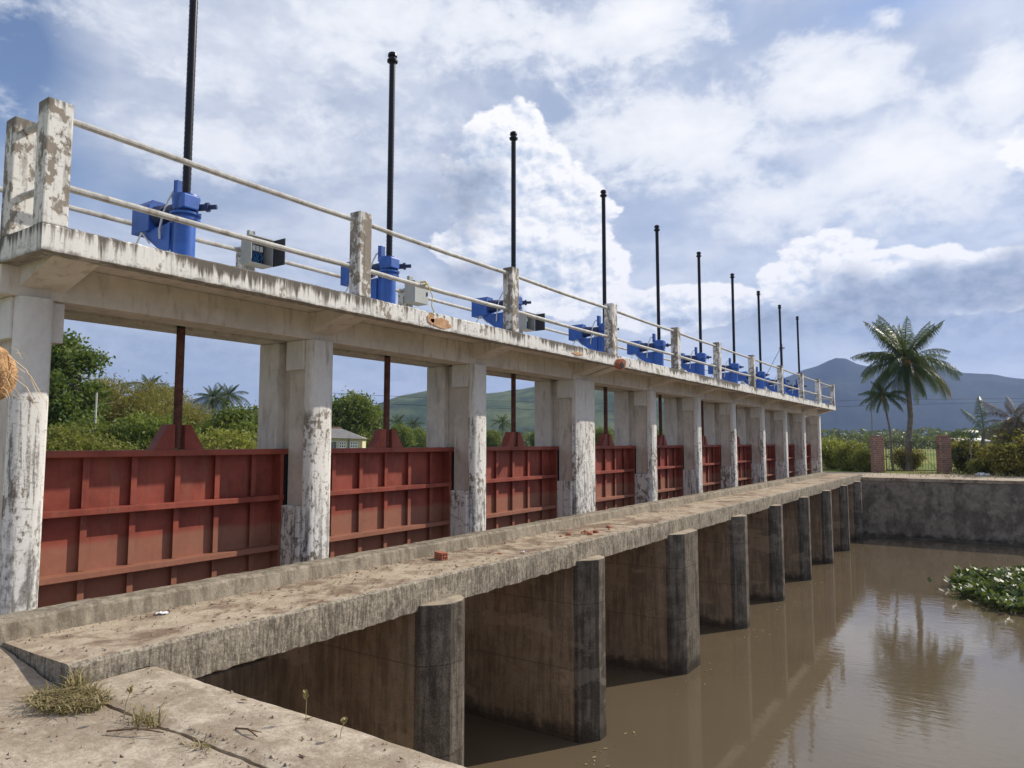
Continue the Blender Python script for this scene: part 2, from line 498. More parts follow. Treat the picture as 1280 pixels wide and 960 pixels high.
def thing(name, loc, label, cat, group=None, rz=0.0):
    o = bpy.data.objects.new(name, None)
    o.empty_display_size = 0.2
    C.objects.link(o)
    o.location = loc
    o.rotation_euler = (0, 0, rz)
    return tag(o, label, cat, group)


def structure(o, label=None, cat=None):
    o['kind'] = 'structure'
    if label: o['label'] = label
    if cat: o['category'] = cat
    return o


def copy_thing(src, loc, label, rz=None, scale=None):
    r = src.copy(); C.objects.link(r)
    r.location = loc
    if rz is not None: r.rotation_euler = (0, 0, rz)
    if scale is not None: r.scale = scale if isinstance(scale, tuple) else (scale,) * 3
    r['label'] = label
    for ch in list(src.children):
        c = ch.copy(); C.objects.link(c); c.parent = r
        for g in list(ch.children):
            d = g.copy(); C.objects.link(d); d.parent = c
    return r


def fast_mesh(name, verts, nper, mat, parent=None, smooth=False):
    """verts: (N*nper, 3) numpy, every nper consecutive verts make one face"""
    verts = np.asarray(verts, np.float32).reshape(-1, 3)
    nf = len(verts) // nper
    me = bpy.data.meshes.new(name)
    me.vertices.add(len(verts)); me.vertices.foreach_set('co', verts.ravel())
    me.loops.add(nf * nper); me.loops.foreach_set('vertex_index', np.arange(nf * nper, dtype=np.int32))
    me.polygons.add(nf)
    me.polygons.foreach_set('loop_start', np.arange(0, nf * nper, nper, dtype=np.int32))
    me.update(calc_edges=True)
    me.materials.append(mat)
    o = bpy.data.objects.new(name, me)
    C.objects.link(o)
    if parent is not None: o.parent = parent
    return o


def rough_grid(name, xs, ys, zfun, mat, parent=None):
    """height sheet over a list of xs, ys"""
    vs = [(x, y, zfun(x, y)) for y in ys for x in xs]
    nx = len(xs)
    fs = [(j * nx + i, j * nx + i + 1, (j + 1) * nx + i + 1, (j + 1) * nx + i) for j in range(len(ys) - 1) for i in range(nx - 1)]
    return MB().add(vs, fs).build(name, mat, parent)


def lin(a, b, n): return [a + (b - a) * i / (n - 1) for i in range(n)]
def nz(x, y=0, z=0): return mnoise.noise((x, y, z))


# ------------------------------------------------------------------ heights and stations
ZA = -1.60        # apron and bank
ZW = -1.46        # walkway surface
ZB = -1.80        # walkway slab underside
ZT = -4.27        # tail water
ZU = -2.45        # head water
UE = 2.90         # edge of the apron
UF = 36.3         # face of the far abutment
RGT = [3.12, 6.40, 9.83, 13.86, 17.26, 20.67, 24.17, 27.84, 31.4, 34.9, 38.46]
WID = [0.42, 0.42, 0.42, 0.92, 0.42, 0.42, 0.42, 0.42, 0.42, 0.42, 0.42]
CEN = [(RGT[k] + RGT[k + 1] - WID[k + 1]) / 2 for k in range(10)]
VR = -7.65        # screw line
ORD = ['first', 'second', 'third', 'fourth', 'fifth', 'sixth', 'seventh', 'eighth', 'ninth', 'tenth', 'eleventh']

# ------------------------------------------------------------------ setting: ground, channel, water
# land sheet with the channel cut out of it
BIG = 6000
g = MB()
def quad(x0, x1, y0, y1, z):
    g.add([(x0, y0, z), (x1, y0, z), (x1, y1, z), (x0, y1, z)], [(0, 1, 2, 3)])
zl = ZA - 0.03
quad(-BIG, BIG, UF + 0.35, BIG, zl)
quad(-BIG, -34, -BIG, UF + 0.35, zl)
quad(34, BIG, -BIG, UF + 0.35, zl)
quad(-34, 34, -BIG, UE - 0.9, zl)
structure(g.build('ground', M['land']), 'flat green fields and banks around the dam', 'ground')

# banks that carry the ground edge down to the water on the unseen sides
b = MB()
b.add([(-34, UE - 0.9, zl), (-34, UF + 0.35, zl), (-31, UF + 0.35, -5.2), (-31, UE - 0.9, -5.2)], [(0, 1, 2, 3)])
b.add([(34, UE - 0.9, zl), (34, UF + 0.35, zl), (31, UF + 0.35, -5.2), (31, UE - 0.9, -5.2)], [(3, 2, 1, 0)])
structure(b.build('bank', M['land']), 'grassy channel bank', 'bank')
b = MB(); b.add([(-34, 0, -5.2), (34, 0, -5.2), (34, UF + 0.4, -5.2), (-34, UF + 0.4, -5.2)], [(0, 1, 2, 3)])
structure(b.build('river_bed', M['crackfill']))

w = MB(); w.add([(-7.7, UE - 0.3, ZT), (33.5, UE - 0.3, ZT), (33.5, UF + 0.1, ZT), (-7.7, UF + 0.1, ZT)], [(0, 1, 2, 3)])
structure(w.build('water', M['water']), 'brown silty tail water below the dam', 'water')
w = MB(); w.add([(-33.5, UE - 0.3, ZU), (-7.78, UE - 0.3, ZU), (-7.78, UF + 0.1, ZU), (-33.5, UF + 0.1, ZU)], [(0, 1, 2, 3)])
structure(w.build('reservoir_water', M['water']), 'brown head water behind the red gates', 'water')

# apron: a near pavement and an edge slab, with an open ragged joint between them
JOINT = 2.335


def jit(x, s=0.0): return 0.016 * nz(x * 3.1, s) + 0.012 * nz(x * 11, s + 5) + 0.006 * nz(x * 31, s)


def apron_z(x, y):
    k = max(0.0, min(1.0, (-5.0 - x) / 1.1)) if y < 2.4 else 0
    return ZA + 0.105 * k * k * (3 - 2 * k) + 0.010 * nz(x * 1.1, y * 1.1) + 0.004 * nz(x * 5, y * 5, 3)


xs = lin(-9.5, 9.5, 240)
near = MB()
rows = []
ys = lin(-4.0, JOINT - 0.02, 44)
vs = []
for j, y in enumerate(ys):
    for x in xs:
        last = j == len(ys) - 1
        vs.append((x, y + (jit(x) if last else 0), apron_z(x, y) - (0.006 * abs(nz(x * 9)) if last else 0)))
nx = len(xs)
fs = [(j * nx + i, j * nx + i + 1, (j + 1) * nx + i + 1, (j + 1) * nx + i) for j in range(len(ys) - 1) for i in range(nx - 1)]
o0 = len(vs); vs += [(vs[(len(ys) - 1) * nx + i][0], vs[(len(ys) - 1) * nx + i][1], ZA - 0.1) for i in range(nx)]
fs += [((len(ys) - 1) * nx + i, (len(ys) - 1) * nx + i + 1, o0 + i + 1, o0 + i) for i in range(nx - 1)]
near.add(vs, fs)
structure(near.build('pavement', M['apron'], smooth=True), 'sandy tan concrete apron in front of the camera', 'pavement')

cop = MB()
xs2 = lin(-5.02, 9.5, 300)
yo = lambda x: JOINT + 0.004 + 0.018 * abs(nz(x * 1.7, 9)) + jit(x) + 0.4 * jit(x * 1.3, 3)
ye = lambda x: UE + 0.006 * nz(x * 4, 2) + 0.004 * nz(x * 17, 2)
vs = []
K = 8
for k in range(K + 1):
    for x in xs2:
        y = yo(x) + (ye(x) - yo(x)) * k / K
        vs.append((x, y, apron_z(x, y) + 0.012 - (0.012 if k in (0, K) else 0)))
n2 = len(xs2)
fs = [(j * n2 + i, j * n2 + i + 1, (j + 1) * n2 + i + 1, (j + 1) * n2 + i) for j in range(K) for i in range(n2 - 1)]
o0 = len(vs); vs += [(x, yo(x), ZA - 0.1) for x in xs2]
fs += [(o0 + i, o0 + i + 1, i + 1, i) for i in range(n2 - 1)]
o1 = len(vs); vs += [(x, ye(x) + 0.003 * nz(x * 6), ZA - 0.5) for x in xs2]; vs += [(x, UE, -5.2) for x in xs2]
fs += [(K * n2 + i, K * n2 + i + 1, o1 + i + 1, o1 + i) for i in range(n2 - 1)]
fs += [(o1 + i, o1 + i + 1, o1 + n2 + i + 1, o1 + n2 + i) for i in range(n2 - 1)]
cop.add(vs, fs)
structure(cop.build('pavement_edge', M['apron'], smooth=True), 'concrete edge slab of the apron above the water', 'pavement')
jb = MB(); jb.add([(-9.5, JOINT - 0.12, ZA - 0.085), (9.5, JOINT - 0.12, ZA - 0.085), (9.5, JOINT + 0.25, ZA - 0.085), (-9.5, JOINT + 0.25, ZA - 0.085)], [(0, 1, 2, 3)])
structure(jb.build('pavement_joint', M['crackfill']))
# the rest of the near abutment, under the walkway and behind the first column
ab = MB(); ab.box(-9.4, -5.06, JOINT + 0.02, UE - 0.02, -5.2, ZA - 0.02)
structure(ab.build('abutment', M['abut']))

# ------------------------------------------------------------------ walkway slab: cross-section swept along Y with a ragged lower edge
wk = MB()
stations = lin(2.34, UF + 0.5, 900)
prof_n = 9
rng = random.Random(3)
vs = []
for i, y in enumerate(stations):
    e = 0.010 * nz(y * 2.3, 1) + 0.008 * nz(y * 9, 4) + 0.004 * nz(y * 27, 2)
    cb = abs(nz(y * 3.7, 8)) * 0.035 + abs(nz(y * 13, 8)) * 0.025 + 0.012 * nz(y * 30, 3)
    # where the near abutment carries it the slab is thinner
    zb = ZA - 0.03 if y < UE + 0.0 else ZB
    xe = -5.08 + e * 0.6 + 0.012 * nz(y * 0.7, 20)
    chip = 0.02 * max(0, nz(y * 5.1, 31)) + 0.012 * max(0, nz(y * 17, 33))
    top = ZW + 0.006 * nz(y * 1.3, 3)
    vs += [(-6.4, y, zb), (-6.4, y, ZW), (-6.0, y, ZW + 0.004 * nz(y * 2, 6)), (-5.55, y, top - 0.004), (xe - 0.03 - chip, y, top + 0.004), (xe, y, top - 0.014 - chip),
           (xe + 0.012 * nz(y * 7, 41), y, (top + zb) / 2 + 0.01), (xe - 0.008 + 0.012 * nz(y * 11, 44), y, zb + cb + 0.012), (xe - 0.06 - cb, y, zb)]
fs = []
for i in range(len(stations) - 1):
    a = i * prof_n; c2 = (i + 1) * prof_n
    for k in range(prof_n):
        k2 = (k + 1) % prof_n
        fs.append((a + k, a + k2, c2 + k2, c2 + k))
fs.append(tuple(range(prof_n - 1, -1, -1))); fs.append(tuple((len(stations) - 1) * prof_n + k for k in range(prof_n)))
wk.add(vs, fs)
slab = wk.build('walkway', M['walk'])
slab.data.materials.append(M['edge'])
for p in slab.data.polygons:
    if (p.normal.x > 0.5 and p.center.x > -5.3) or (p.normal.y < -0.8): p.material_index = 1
structure(slab, 'narrow tan concrete walkway slab along the foot of the gates', 'walkway')

kb = MB()
st = lin(1.2, UF - 2.6, 620)
vs = []
for y in st:
    e = 0.008 * nz(y * 1.7, 1) + 0.006 * nz(y * 8, 14)
    t = 0.012 * nz(y * 2.2, 17) + 0.008 * nz(y * 12, 18)
    base = ZW - 0.01 if y > 2.34 else ZA - 0.05
    vs += [(-6.34, y, base), (-6.34, y, ZW + 0.15 + t), (-6.13 + e, y, ZW + 0.152 + t), (-6.10 + e, y, ZW + 0.13 + t), (-6.075 + e * 0.8, y, base)]
fs = []
for i in range(len(st) - 1):
    for k in range(5):
        k2 = (k + 1) % 5
        fs.append((i * 5 + k, i * 5 + k2, (i + 1) * 5 + k2, (i + 1) * 5 + k))
fs.append((4, 3, 2, 1, 0)); fs.append(tuple((len(st) - 1) * 5 + k for k in range(5)))
kb.add(vs, fs)
structure(kb.build('walkway_kerb', M['kerb']), 'low rough concrete kerb along the back of the walkway', 'kerb')

# ------------------------------------------------------------------ far abutment
fw_ = thing('retaining_wall', (-5, UF, ZA), 'dark stained concrete retaining wall closing the far end of the pool', 'retaining wall')
wl = MB()
xs = lin(-5.6, 40, 150); zs = lin(-5.2, ZA - 0.14, 14)
vs = [(x + 5, 0.03 * nz(x * .5, z) + 0.012 * nz(x * 3, z * 3), z - ZA) for z in zs for x in xs]
nx = len(xs)
fs = [(j * nx + i, j * nx + i + 1, (j + 1) * nx + i + 1, (j + 1) * nx + i) for j in range(len(zs) - 1) for i in range(nx - 1)]
wl.add(vs, fs)
wl.build('wall_face', M['abut'], fw_)
wl = MB(); wl.box(-0.6, 45, -0.035, 0.34, -0.14, 0.005)
wl.build('coping', M['walk'], fw_, bevel=0.012)
wl = MB(); wl.box(-0.6, 45, -0.28, 0.05, -3.6, ZT - ZA + 0.07)
wl.build('footing', M['abut'], fw_, bevel=0.03)
wl = MB(); wl.add([(-30, UF + 0.34, ZA + 0.002), (45, UF + 0.34, ZA + 0.002), (45, UF + 5.6, ZA + 0.002), (-30, UF + 5.6, ZA + 0.002)], [(0, 1, 2, 3)])
structure(wl.build('path', M['apron']), 'pale dusty concrete path on the far bank', 'path')

# ------------------------------------------------------------------ gate piers (columns stand on them)
PIER_LABELS = [
    'scratched white column pier at the near end beside the hanging tan husk',
    'white column pier between the first and second red gates',
    'white column pier between the second and third red gates',
    'wide twin column pier with a vertical joint between the third and fourth gates',
    'white column pier between the fourth and fifth red gates',
    'white column pier between the fifth and sixth red gates',
    'white column pier between the sixth and seventh red gates',
    'white column pier between the seventh and eighth red gates',
    'white column pier between the eighth and ninth red gates',
    'white column pier between the ninth and tenth red gates',
    'last white column at the far end of the bridge on the bank']


def make_pier(k, w, twin, cut=0.0):
    """local origin: far side of the column, X = 0 on the screw line"""
    t = thing('gate_pier', (VR, RGT[k], ZA), PIER_LABELS[k], 'pier', 'white gate piers of the dam')
    Z = lambda z: z - ZA
    X = lambda v: v - VR
    h = w / 2; c = -h
    # rounded nose shaft
    nose = []
    hw = h - 0.012
    for i in range(9):
        a = -math.pi / 2 + math.pi * i / 8
        # super-ellipse front
        ca, sa = math.cos(a), math.sin(a)
        nose.append((X(-7.215) + 0.10 * (abs(ca) ** 0.55) * (1 if ca > 0 else 0), c + (hw - cut if sa > 0 else hw) * (abs(sa) ** 0.6) * (1 if sa > 0 else -1)))
    ns_ = MB()
    ns_.prism([(X(-7.235), c - hw)] + nose[1:-1] + [(X(-7.235), c + hw - cut)], Z(-1.72), Z(1.312))
    ns_.build('nose', M['column'], t, smooth=True, angle=50)
    MB().box(X(-7.572), X(-7.238), c - h + 0.055, c + h - 0.055 - cut, Z(-1.72), Z(1.311)).build('front_shaft', M['shaft'], t)
    MB().box(X(-7.58), X(-7.24), c - h - 0.015, c + h + 0.018, Z(0.93), Z(1.313)).build('upper_block', M['column'], t, bevel=0.012)
    lo = MB().box(X(-7.585), X(-7.24), c - h - 0.03, c + h + 0.01 - cut, Z(-1.72), Z(-0.80))
    lo.build('pedestal', M['column_low'], t, bevel=0.02)
    MB().box(X(-8.15), X(-7.755), c - h, c + h, Z(-2.9), Z(1.308)).build('rear_shaft', M['soffit'], t, bevel=0.012)
    MB().box(X(-7.75), X(-7.577), c - h + 0.12, c + h - 0.12, Z(-2.9), Z(1.306)).build('slot_web', M['soffit'], t)
    if twin:
        MB().box(X(-7.139), X(-7.129), c + 0.02, c + 0.05, Z(-1.7), Z(1.31)).build('joint_strip', M['crackfill'], t)
    # pier wall below
    r0 = 0.05
    lowp = MB()
    pl = [(X(-9.2), -w - 0.2), (X(-5.06), -w - 0.2), (X(-4.93), -w - 0.06), (X(-4.86), -w + 0.06)]
    pr = [(X(-4.86), -0.16), (X(-4.93), -0.03), (X(-5.06), r0), (X(-9.2), r0)]
    lowp.prism([pl[0], pl[1], (X(-5.0599), r0), pr[3]][:1] + [(X(-5.12), -w - 0.2), (X(-5.12), r0), pr[3]], Z(-5.2), Z(-1.80))
    lowp.build('pier_wall', M['pier'], t)
    ns = MB()
    ns.prism([(X(-5.14), -w - 0.205), pl[1], pl[2], pl[3], pr[0], pr[1], pr[2], (X(-5.14), r0 + 0.004)], Z(-5.2), Z(-1.715))
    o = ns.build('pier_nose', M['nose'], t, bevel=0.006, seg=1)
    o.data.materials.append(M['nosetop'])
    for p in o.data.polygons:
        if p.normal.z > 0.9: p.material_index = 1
    return t


make_pier(0, 0.42, False, 0.10)
p_single = make_pier(1, 0.42, False)
p_twin = make_pier(3, 0.92, True)
for k in range(2, 11):
    if k == 3: continue
    copy_thing(p_single, (VR, RGT[k], ZA), PIER_LABELS[k])

# ------------------------------------------------------------------ sluice gates
GATE_LABELS = [
    'red steel sluice gate nearest the camera between the first two white columns',
    'second red sluice gate, directly behind the hollow brick on the walkway',
    'third red sluice gate, just before the wide twin column',
    'fourth red sluice gate, just past the wide twin column',
    'fifth red sluice gate along the dam, between the fifth and sixth columns',
    'sixth red sluice gate along the dam, between the sixth and seventh columns',
    'seventh red sluice gate along the dam, between the seventh and eighth columns',
    'eighth red sluice gate along the dam, third from its far end',
    'ninth red sluice gate along the dam, second from its far end',
    'tenth red sluice gate, the farthest one, beside the end column']


def make_gate():
    t = thing('sluice_gate', (VR, CEN[0], 0), GATE_LABELS[0], 'sluice gate', 'red steel sluice gates')
    G = M['gate']
    H = 1.515
    MB().box(-0.105, -0.09, -H, H, -2.66, -0.10).build('skin_plate', G, t)
    MB().box(-0.112, 0.078, -H, H, -0.15, -0.082).build('top_beam', G, t, bevel=0.004)
    for z in (-0.67, -1.30, -1.93, -2.56):
        MB().box(-0.09, 0.074, -H + 0.08, H - 0.08, z - 0.062, z).build('cross_beam', G, t, bevel=0.004)
    for y in (-0.94, -0.445, 0.05, 0.55, 1.05):
        s = MB()
        for z0, z1 in ((-0.67 + 0.003, -0.153), (-1.30 + 0.003, -0.735), (-1.93 + 0.003, -1.365), (-2.56 + 0.003, -1.995)):
            s.box(-0.0905, -0.042, y - 0.006, y + 0.006, z0, z1)
            s.box(-0.042, -0.034, y - 0.032, y + 0.032, z0, z1)
        s.build('stiffener', G, t)
    for sgn in (-1, 1):
        MB().box(-0.089, 0.071, sgn * (H - 0.115) - 0.025, sgn * (H - 0.115) + 0.025, -2.64, -0.152).build('end_post', G, t, bevel=0.003)
        MB().box(-0.085, 0.06, H - 0.075 if sgn > 0 else -H, H if sgn > 0 else -H + 0.075, -2.64, -0.155).build('rubber_seal', M['seal'], t)
    for sgn in (-1, 1):
        l = MB()
        for x0 in (-0.085, 0.05):
            l.extr([(x0, sgn * 0.06, -0.080), (x0, sgn * 0.30, -0.080), (x0, sgn * 0.13, 0.20), (x0, sgn * 0.06, 0.20)], (0.014, 0, 0))
        l.extr([(-0.071, sgn * 0.30, -0.079), (-0.071, sgn * 0.285, -0.079), (-0.071, sgn * 0.118, 0.198), (-0.071, sgn * 0.132, 0.20)], (0.121, 0, 0))
        l.box(-0.07, 0.05, sgn * 0.06 - 0.006, sgn * 0.06 + 0.006, -0.079, 0.198)
        l.build('lifting_lug', G, t)
    return t


gate0 = make_gate()
for k in range(1, 10):
    s = (RGT[k + 1] - WID[k + 1] - RGT[k]) / (RGT[1] - WID[1] - RGT[0])
    copy_thing(gate0, (VR, CEN[k], 0.0), GATE_LABELS[k], scale=(1, s, 1))

sill = thing('gate_sill', (VR, 3.17, -5.2), 'dark concrete sill wall under the red gates', 'sill wall')
for k in range(10):
    MB().box(-0.25, 0.12, RGT[k] + 0.06 - 3.17, RGT[k + 1] - WID[k + 1] - 0.21 - 3.17, 0.0, 2.525).build('sill_block', M['pier'], sill)

# ------------------------------------------------------------------ lifting screws
SCREW_LABELS = [
    'thickest black lifting screw, through the nearest hoist and out of the top of view',
    'tall black lifting screw with a flanged tip, over the second hoist',
    'black lifting screw with a flanged tip, standing against the towering white cloud',
    'black lifting screw over the fourth hoist, just before the fourth inner post',
    'black lifting screw over the fifth hoist along the bridge',
    'black lifting screw over the sixth hoist along the bridge',
    'black lifting screw over the seventh hoist along the bridge',
    'black lifting screw over the eighth hoist, third from the far end',
    'black lifting screw over the ninth hoist, second from the far end',
    'farthest and shortest looking black lifting screw, left of the mountain peak']


def make_screw():
    t = thing('lifting_screw', (VR, CEN[0], 0), SCREW_LABELS[0], 'lifting screw', 'black lifting screws above the bridge')
    s = MB()
    pts, rs = [], []
    z = 1.30
    n = 0
    while z < 6.02:
        pts.append((0, 0, z)); rs.append(0.050 if n % 2 else 0.0455)
        z += 0.03; n += 1
    s.tube(pts, rs, 12)
    s.build('threaded_shaft', M['rod'], t, smooth=True, angle=60)
    MB().tube([(0, 0, -0.06), (0, 0, 1.296)], 0.047, 14).build('lower_shaft', M['rustrod'], t, smooth=True)
    MB().lathe([(0.05, 6.0), (0.06, 6.03), (0.085, 6.035), (0.085, 6.065), (0.055, 6.07), (0.055, 6.12), (0.075, 6.125), (0.07, 6.17), (0.045, 6.19)], 14).build('end_nut', M['rod'], t, smooth=True)
    return t


screw0 = make_screw()
rnd = random.Random(11)
for k in range(1, 10):
    o = copy_thing(screw0, (VR, CEN[k], 0), SCREW_LABELS[k], rz=rnd.uniform(0, 1))
    o.rotation_euler.x = rnd.uniform(-0.002, 0.002); o.rotation_euler.y = rnd.uniform(-0.003, 0.003)

# ------------------------------------------------------------------ hoists
HOIST_LABELS = [
    'blue electric hoist nearest the camera, left of the first open control box',
    'blue electric hoist beside the second white railing post, left of the closed control box',
    'third blue electric hoist, partly behind the third railing post',
    'fourth blue electric hoist, partly behind the fourth railing post',
    'fifth blue electric hoist along the bridge, in the clear span after the fourth post',
    'sixth blue electric hoist along the bridge',
    'seventh blue electric hoist along the bridge',
    'eighth blue electric hoist, third from the far end of the bridge',
    'ninth blue electric hoist, second from the far end of the bridge',
    'tenth blue electric hoist, at the far end of the bridge']
ZD = 1.78


def make_hoist():
    t = thing('electric_hoist', (VR, CEN[0], ZD), HOIST_LABELS[0], 'hoist', 'blue electric hoists on the bridge')
    B = M['blue']
    MB().box(-0.2, 0.2, -0.2, 0.2, 0.0, 0.025).build('base_plate', B, t, bevel=0.004)
    pd = MB().lathe([(0.115, 0.025), (0.115, 0.77)], 24)
    pd.box(-0.165, -0.06, -0.07, 0.07, 0.025, 0.77)
    pd.build('pedestal', B, t, smooth=True)
    rb = MB()
    for a in range(4):
        ca, sa = math.cos(a * math.pi / 2 + 0.785), math.sin(a * math.pi / 2 + 0.785)
        rb.extr([(ca * 0.11, sa * 0.11, 0.024), (ca * 0.20, sa * 0.20, 0.024), (ca * 0.11, sa * 0.11, 0.22)], (-sa * 0.012, ca * 0.012, 0))
    rb.build('foot_rib', B, t)
    cv = MB().box(0.06, 0.175, -0.13, 0.06, 0.89, 1.05)
    cv.build('gear_cover', B, t, bevel=0.012)
    fl = MB().lathe([(0.165, 0.772), (0.165, 0.80), (0.14, 0.803), (0.14, 0.835), (0.17, 0.838), (0.17, 0.862)], 24)
    fl.build('flange', B, t, smooth=True)
    bo = MB()
    for i in range(8):
        a = i * math.pi / 4 + 0.2
        bo.lathe([(0.014, 0.863), (0.014, 0.885)], 6, (0.155 * math.cos(a), 0.155 * math.sin(a), 0))
    bo.build('flange_bolts', M['darkblue'], t)
    dr = MB().lathe([(0.115, 0.863), (0.135, 0.90), (0.15, 1.02), (0.158, 1.05), (0.15, 1.075), (0.07, 1.09), (0.065, 1.10)], 24)
    dr.build('gear_drum', B, t, smooth=True)
    ws = MB().tube([(0.08, 0.09, 0.95), (0.17, 0.15, 0.955)], 0.04, 12)
    ws.tube([(0.17, 0.15, 0.955), (0.20, 0.17, 0.957)], 0.055, 12)
    ws.tube([(0.20, 0.17, 0.957), (0.27, 0.22, 0.96)], 0.028, 10)
    ws.build('worm_shaft', M['darkblue'], t, smooth=True)
    # motor housing pointing upstream, chamfered top
    y = 0.135
    prof = [(-y, 0.74), (y, 0.74), (y, 1.03), (y - 0.07, 1.12), (-y + 0.05, 1.12), (-y, 1.05)]
    mb = MB().extr([(-0.93, a, b) for a, b in prof], (0.38, 0, 0))
    mb.build('motor_housing', B, t, bevel=0.006)
    MB().tube([(-0.549, 0, 0.93), (-0.36, 0, 0.93)], [0.13, 0.115], 18).build('motor_drum', M['darkblue'], t, smooth=True)
    MB().tube([(-0.36, 0, 0.94), (-0.10, 0, 0.95)], [0.085, 0.08], 14).build('drive_shaft', M['darkblue'], t, smooth=True)
    gs = MB()
    for yy in (-0.095, 0.083):
        gs.extr([(-0.16, yy, 0.34), (-0.16, yy, 0.77), (-0.66, yy, 0.74), (-0.66, yy, 0.67)], (0, 0.012, 0))
    gs.extr([(-0.165, -0.083, 0.771), (-0.165, 0.083, 0.771), (-0.66, 0.083, 0.738), (-0.66, -0.083, 0.738)], (0, 0, -0.01))
    gs.build('gusset', B, t)
    st_ = MB().tube([(-0.72, -0.12, 0.74), (-0.95, -0.12, 0.46), (-1.04, -0.1, 0.02)], 0.011, 8)
    st_.tube([(-0.72, -0.12, 0.74), (-0.54, -0.115, 0.58)], 0.011, 8)
    st_.build('strut', M['conduit'], t, smooth=True)
    sw = MB()
    sw.box(-0.185, -0.175, -0.05, 0.05, 1.04, 1.30)
    sw.box(-0.172, -0.12, -0.045, 0.045, 1.10, 1.29)
    sw.extr([(-0.172, 0.02, 1.06), (-0.172, 0.02, 1.12), (-0.08, 0.02, 1.06)], (0, 0.01, 0))
    sw.build('limit_switch', B, t, bevel=0.004)
    cd = MB()
    p0 = [Vector((-0.195, 0, 1.20)), Vector((-0.25, -0.02, 1.17)), Vector((-0.29, -0.05, 1.06)), Vector((-0.30, -0.10, 0.90)), Vector((-0.31, -0.13, 0.70)), Vector((-0.33, -0.11, 0.60))]
    cd.tube(p0, 0.013, 8)
    cd.build('conduit', M['conduit'], t, smooth=True, angle=60)
    return t


hoist0 = make_hoist()
for k in range(1, 10):
    copy_thing(hoist0, (VR, CEN[k], ZD), HOIST_LABELS[k])

# ------------------------------------------------------------------ control boxes on the upstream rail side
def make_box(idx, loc, label, opened):
    t = thing('control_box', loc, label, 'control box', 'grey control boxes on the bridge')
    # +X is the front; origin at the deck under the box
    MB().box(-0.10, -0.04, -0.05, 0.05, 0.0, 1.25).build('stand', M['cabinet'], t, bevel=0.004)
    z0, z1, d, h = 0.72, 1.10, 0.20, 0.18
    sh = MB()
    sh.box(-0.035, -0.025, -h, h, z0, z1)
    sh.box(-0.025, d, -h, -h + 0.01, z0, z1)
    sh.box(-0.025, d, h - 0.01, h, z0, z1)
    sh.box(-0.025, d, -h + 0.01, h - 0.01, z0, z0 + 0.01)
    sh.box(-0.025, d + 0.01, -h - 0.004, h + 0.004, z1, z1 + 0.012)
    sh.build('casing', M['cabinet'], t)
    if opened:
        MB().box(-0.02, 0.0, -h + 0.012, h - 0.012, z0 + 0.012, z1 - 0.003).build('back_board', M['cabinet_in'], t)
        for i in range(4):
            MB().box(0.003, 0.06, -0.12 + i * 0.062, -0.072 + i * 0.062, z0 + 0.22, z0 + 0.30).build('breaker', M['breaker'], t, bevel=0.004)
        wb = MB()
        for i in range(9):
            y0 = -0.13 + i * 0.03
            wb.tube([(0.02, y0, z0 + 0.21), (0.07, y0 + 0.02 * math.sin(i * 2), z0 + 0.14), (0.03, -0.1 + 0.025 * ((i * 5) % 9), z0 + 0.04)], 0.008, 6)
        wb.build('wiring', M['wirebundle'], t, smooth=True)
        dr = MB().box(d + 0.005, d + 0.26, h - 0.004, h + 0.010, z0, z1)
        dr.build('door', M['cabinet_in'], t, bevel=0.003)
    else:
        dr = MB().box(d + 0.002, d + 0.016, -h, h, z0, z1).build('door', M['cabinet'], t, bevel=0.003)
        for i in range(3):
            MB().tube([(d + 0.017, -0.07 + i * 0.06, z1 - 0.07), (d + 0.04, -0.07 + i * 0.06, z1 - 0.07)], 0.015, 10).build('indicator_lamp', M['lampred'], t, smooth=True)
        MB().box(d + 0.017, d + 0.03, h - 0.05, h - 0.03, z0 + 0.15, z0 + 0.22).build('latch', M['rod'], t)
    return t


VC = -8.62
make_box(0, (VC, 6.17, ZD), 'grey control box with its door open, to the right of the nearest blue hoist', True)
make_box(1, (VC, 9.54, ZD), 'closed pale control box with three red lamps, beside the second blue hoist', False)
make_box(2, (VC, 13.22, ZD), 'open grey control box just past the third railing post', True)
make_box(3, (VC, 16.9, ZD), 'closed control box behind the fourth railing post', False)

# ------------------------------------------------------------------ service bridge
br = thing('service_bridge', (-7.6, 2.55, 1.57), 'long white concrete service bridge deck carried on the columns', 'bridge')
Y1 = 38.15
L = Y1 - 2.55
X = lambda v: v + 7.6
Zb = lambda z: z - 1.57
MB().box(X(-8.85), X(-6.50), 0.03, L, Zb(1.66), Zb(1.78)).build('deck_slab', M['soffit'], br)
# downstream fascia upstand, ragged
fa = MB(); vs = []
st = lin(0, L, 760)
for y in st:
    a = 0.006 * nz(y * 3, 51) + 0.005 * nz(y * 13, 52); bt = 0.006 * nz(y * 4, 55) + 0.006 * nz(y * 19, 56)
    vs += [(X(-6.52), y, Zb(1.575)), (X(-6.52), y, Zb(1.80)), (X(-6.375) + a, y, Zb(1.803) + a), (X(-6.352) + a * 0.6, y, Zb(1.785) + a), (X(-6.35) + a * 0.4, y, Zb(1.575) + bt), (X(-6.38), y, Zb(1.568) + bt)]
fs = []
for i in range(len(st) - 1):
    for k in range(6):
        k2 = (k + 1) % 6
        fs.append((i * 6 + k, i * 6 + k2, (i + 1) * 6 + k2, (i + 1) * 6 + k))
fs.append(tuple(range(5, -1, -1))); fs.append(tuple((len(st) - 1) * 6 + k for k in range(6)))
fa.add(vs, fs).build('fascia', M['fascia'], br)
MB().box(X(-8.90), X(-8.75), 0.0, L, Zb(1.575), Zb(1.80)).build('fascia', M['fascia'], br, bevel=0.01)
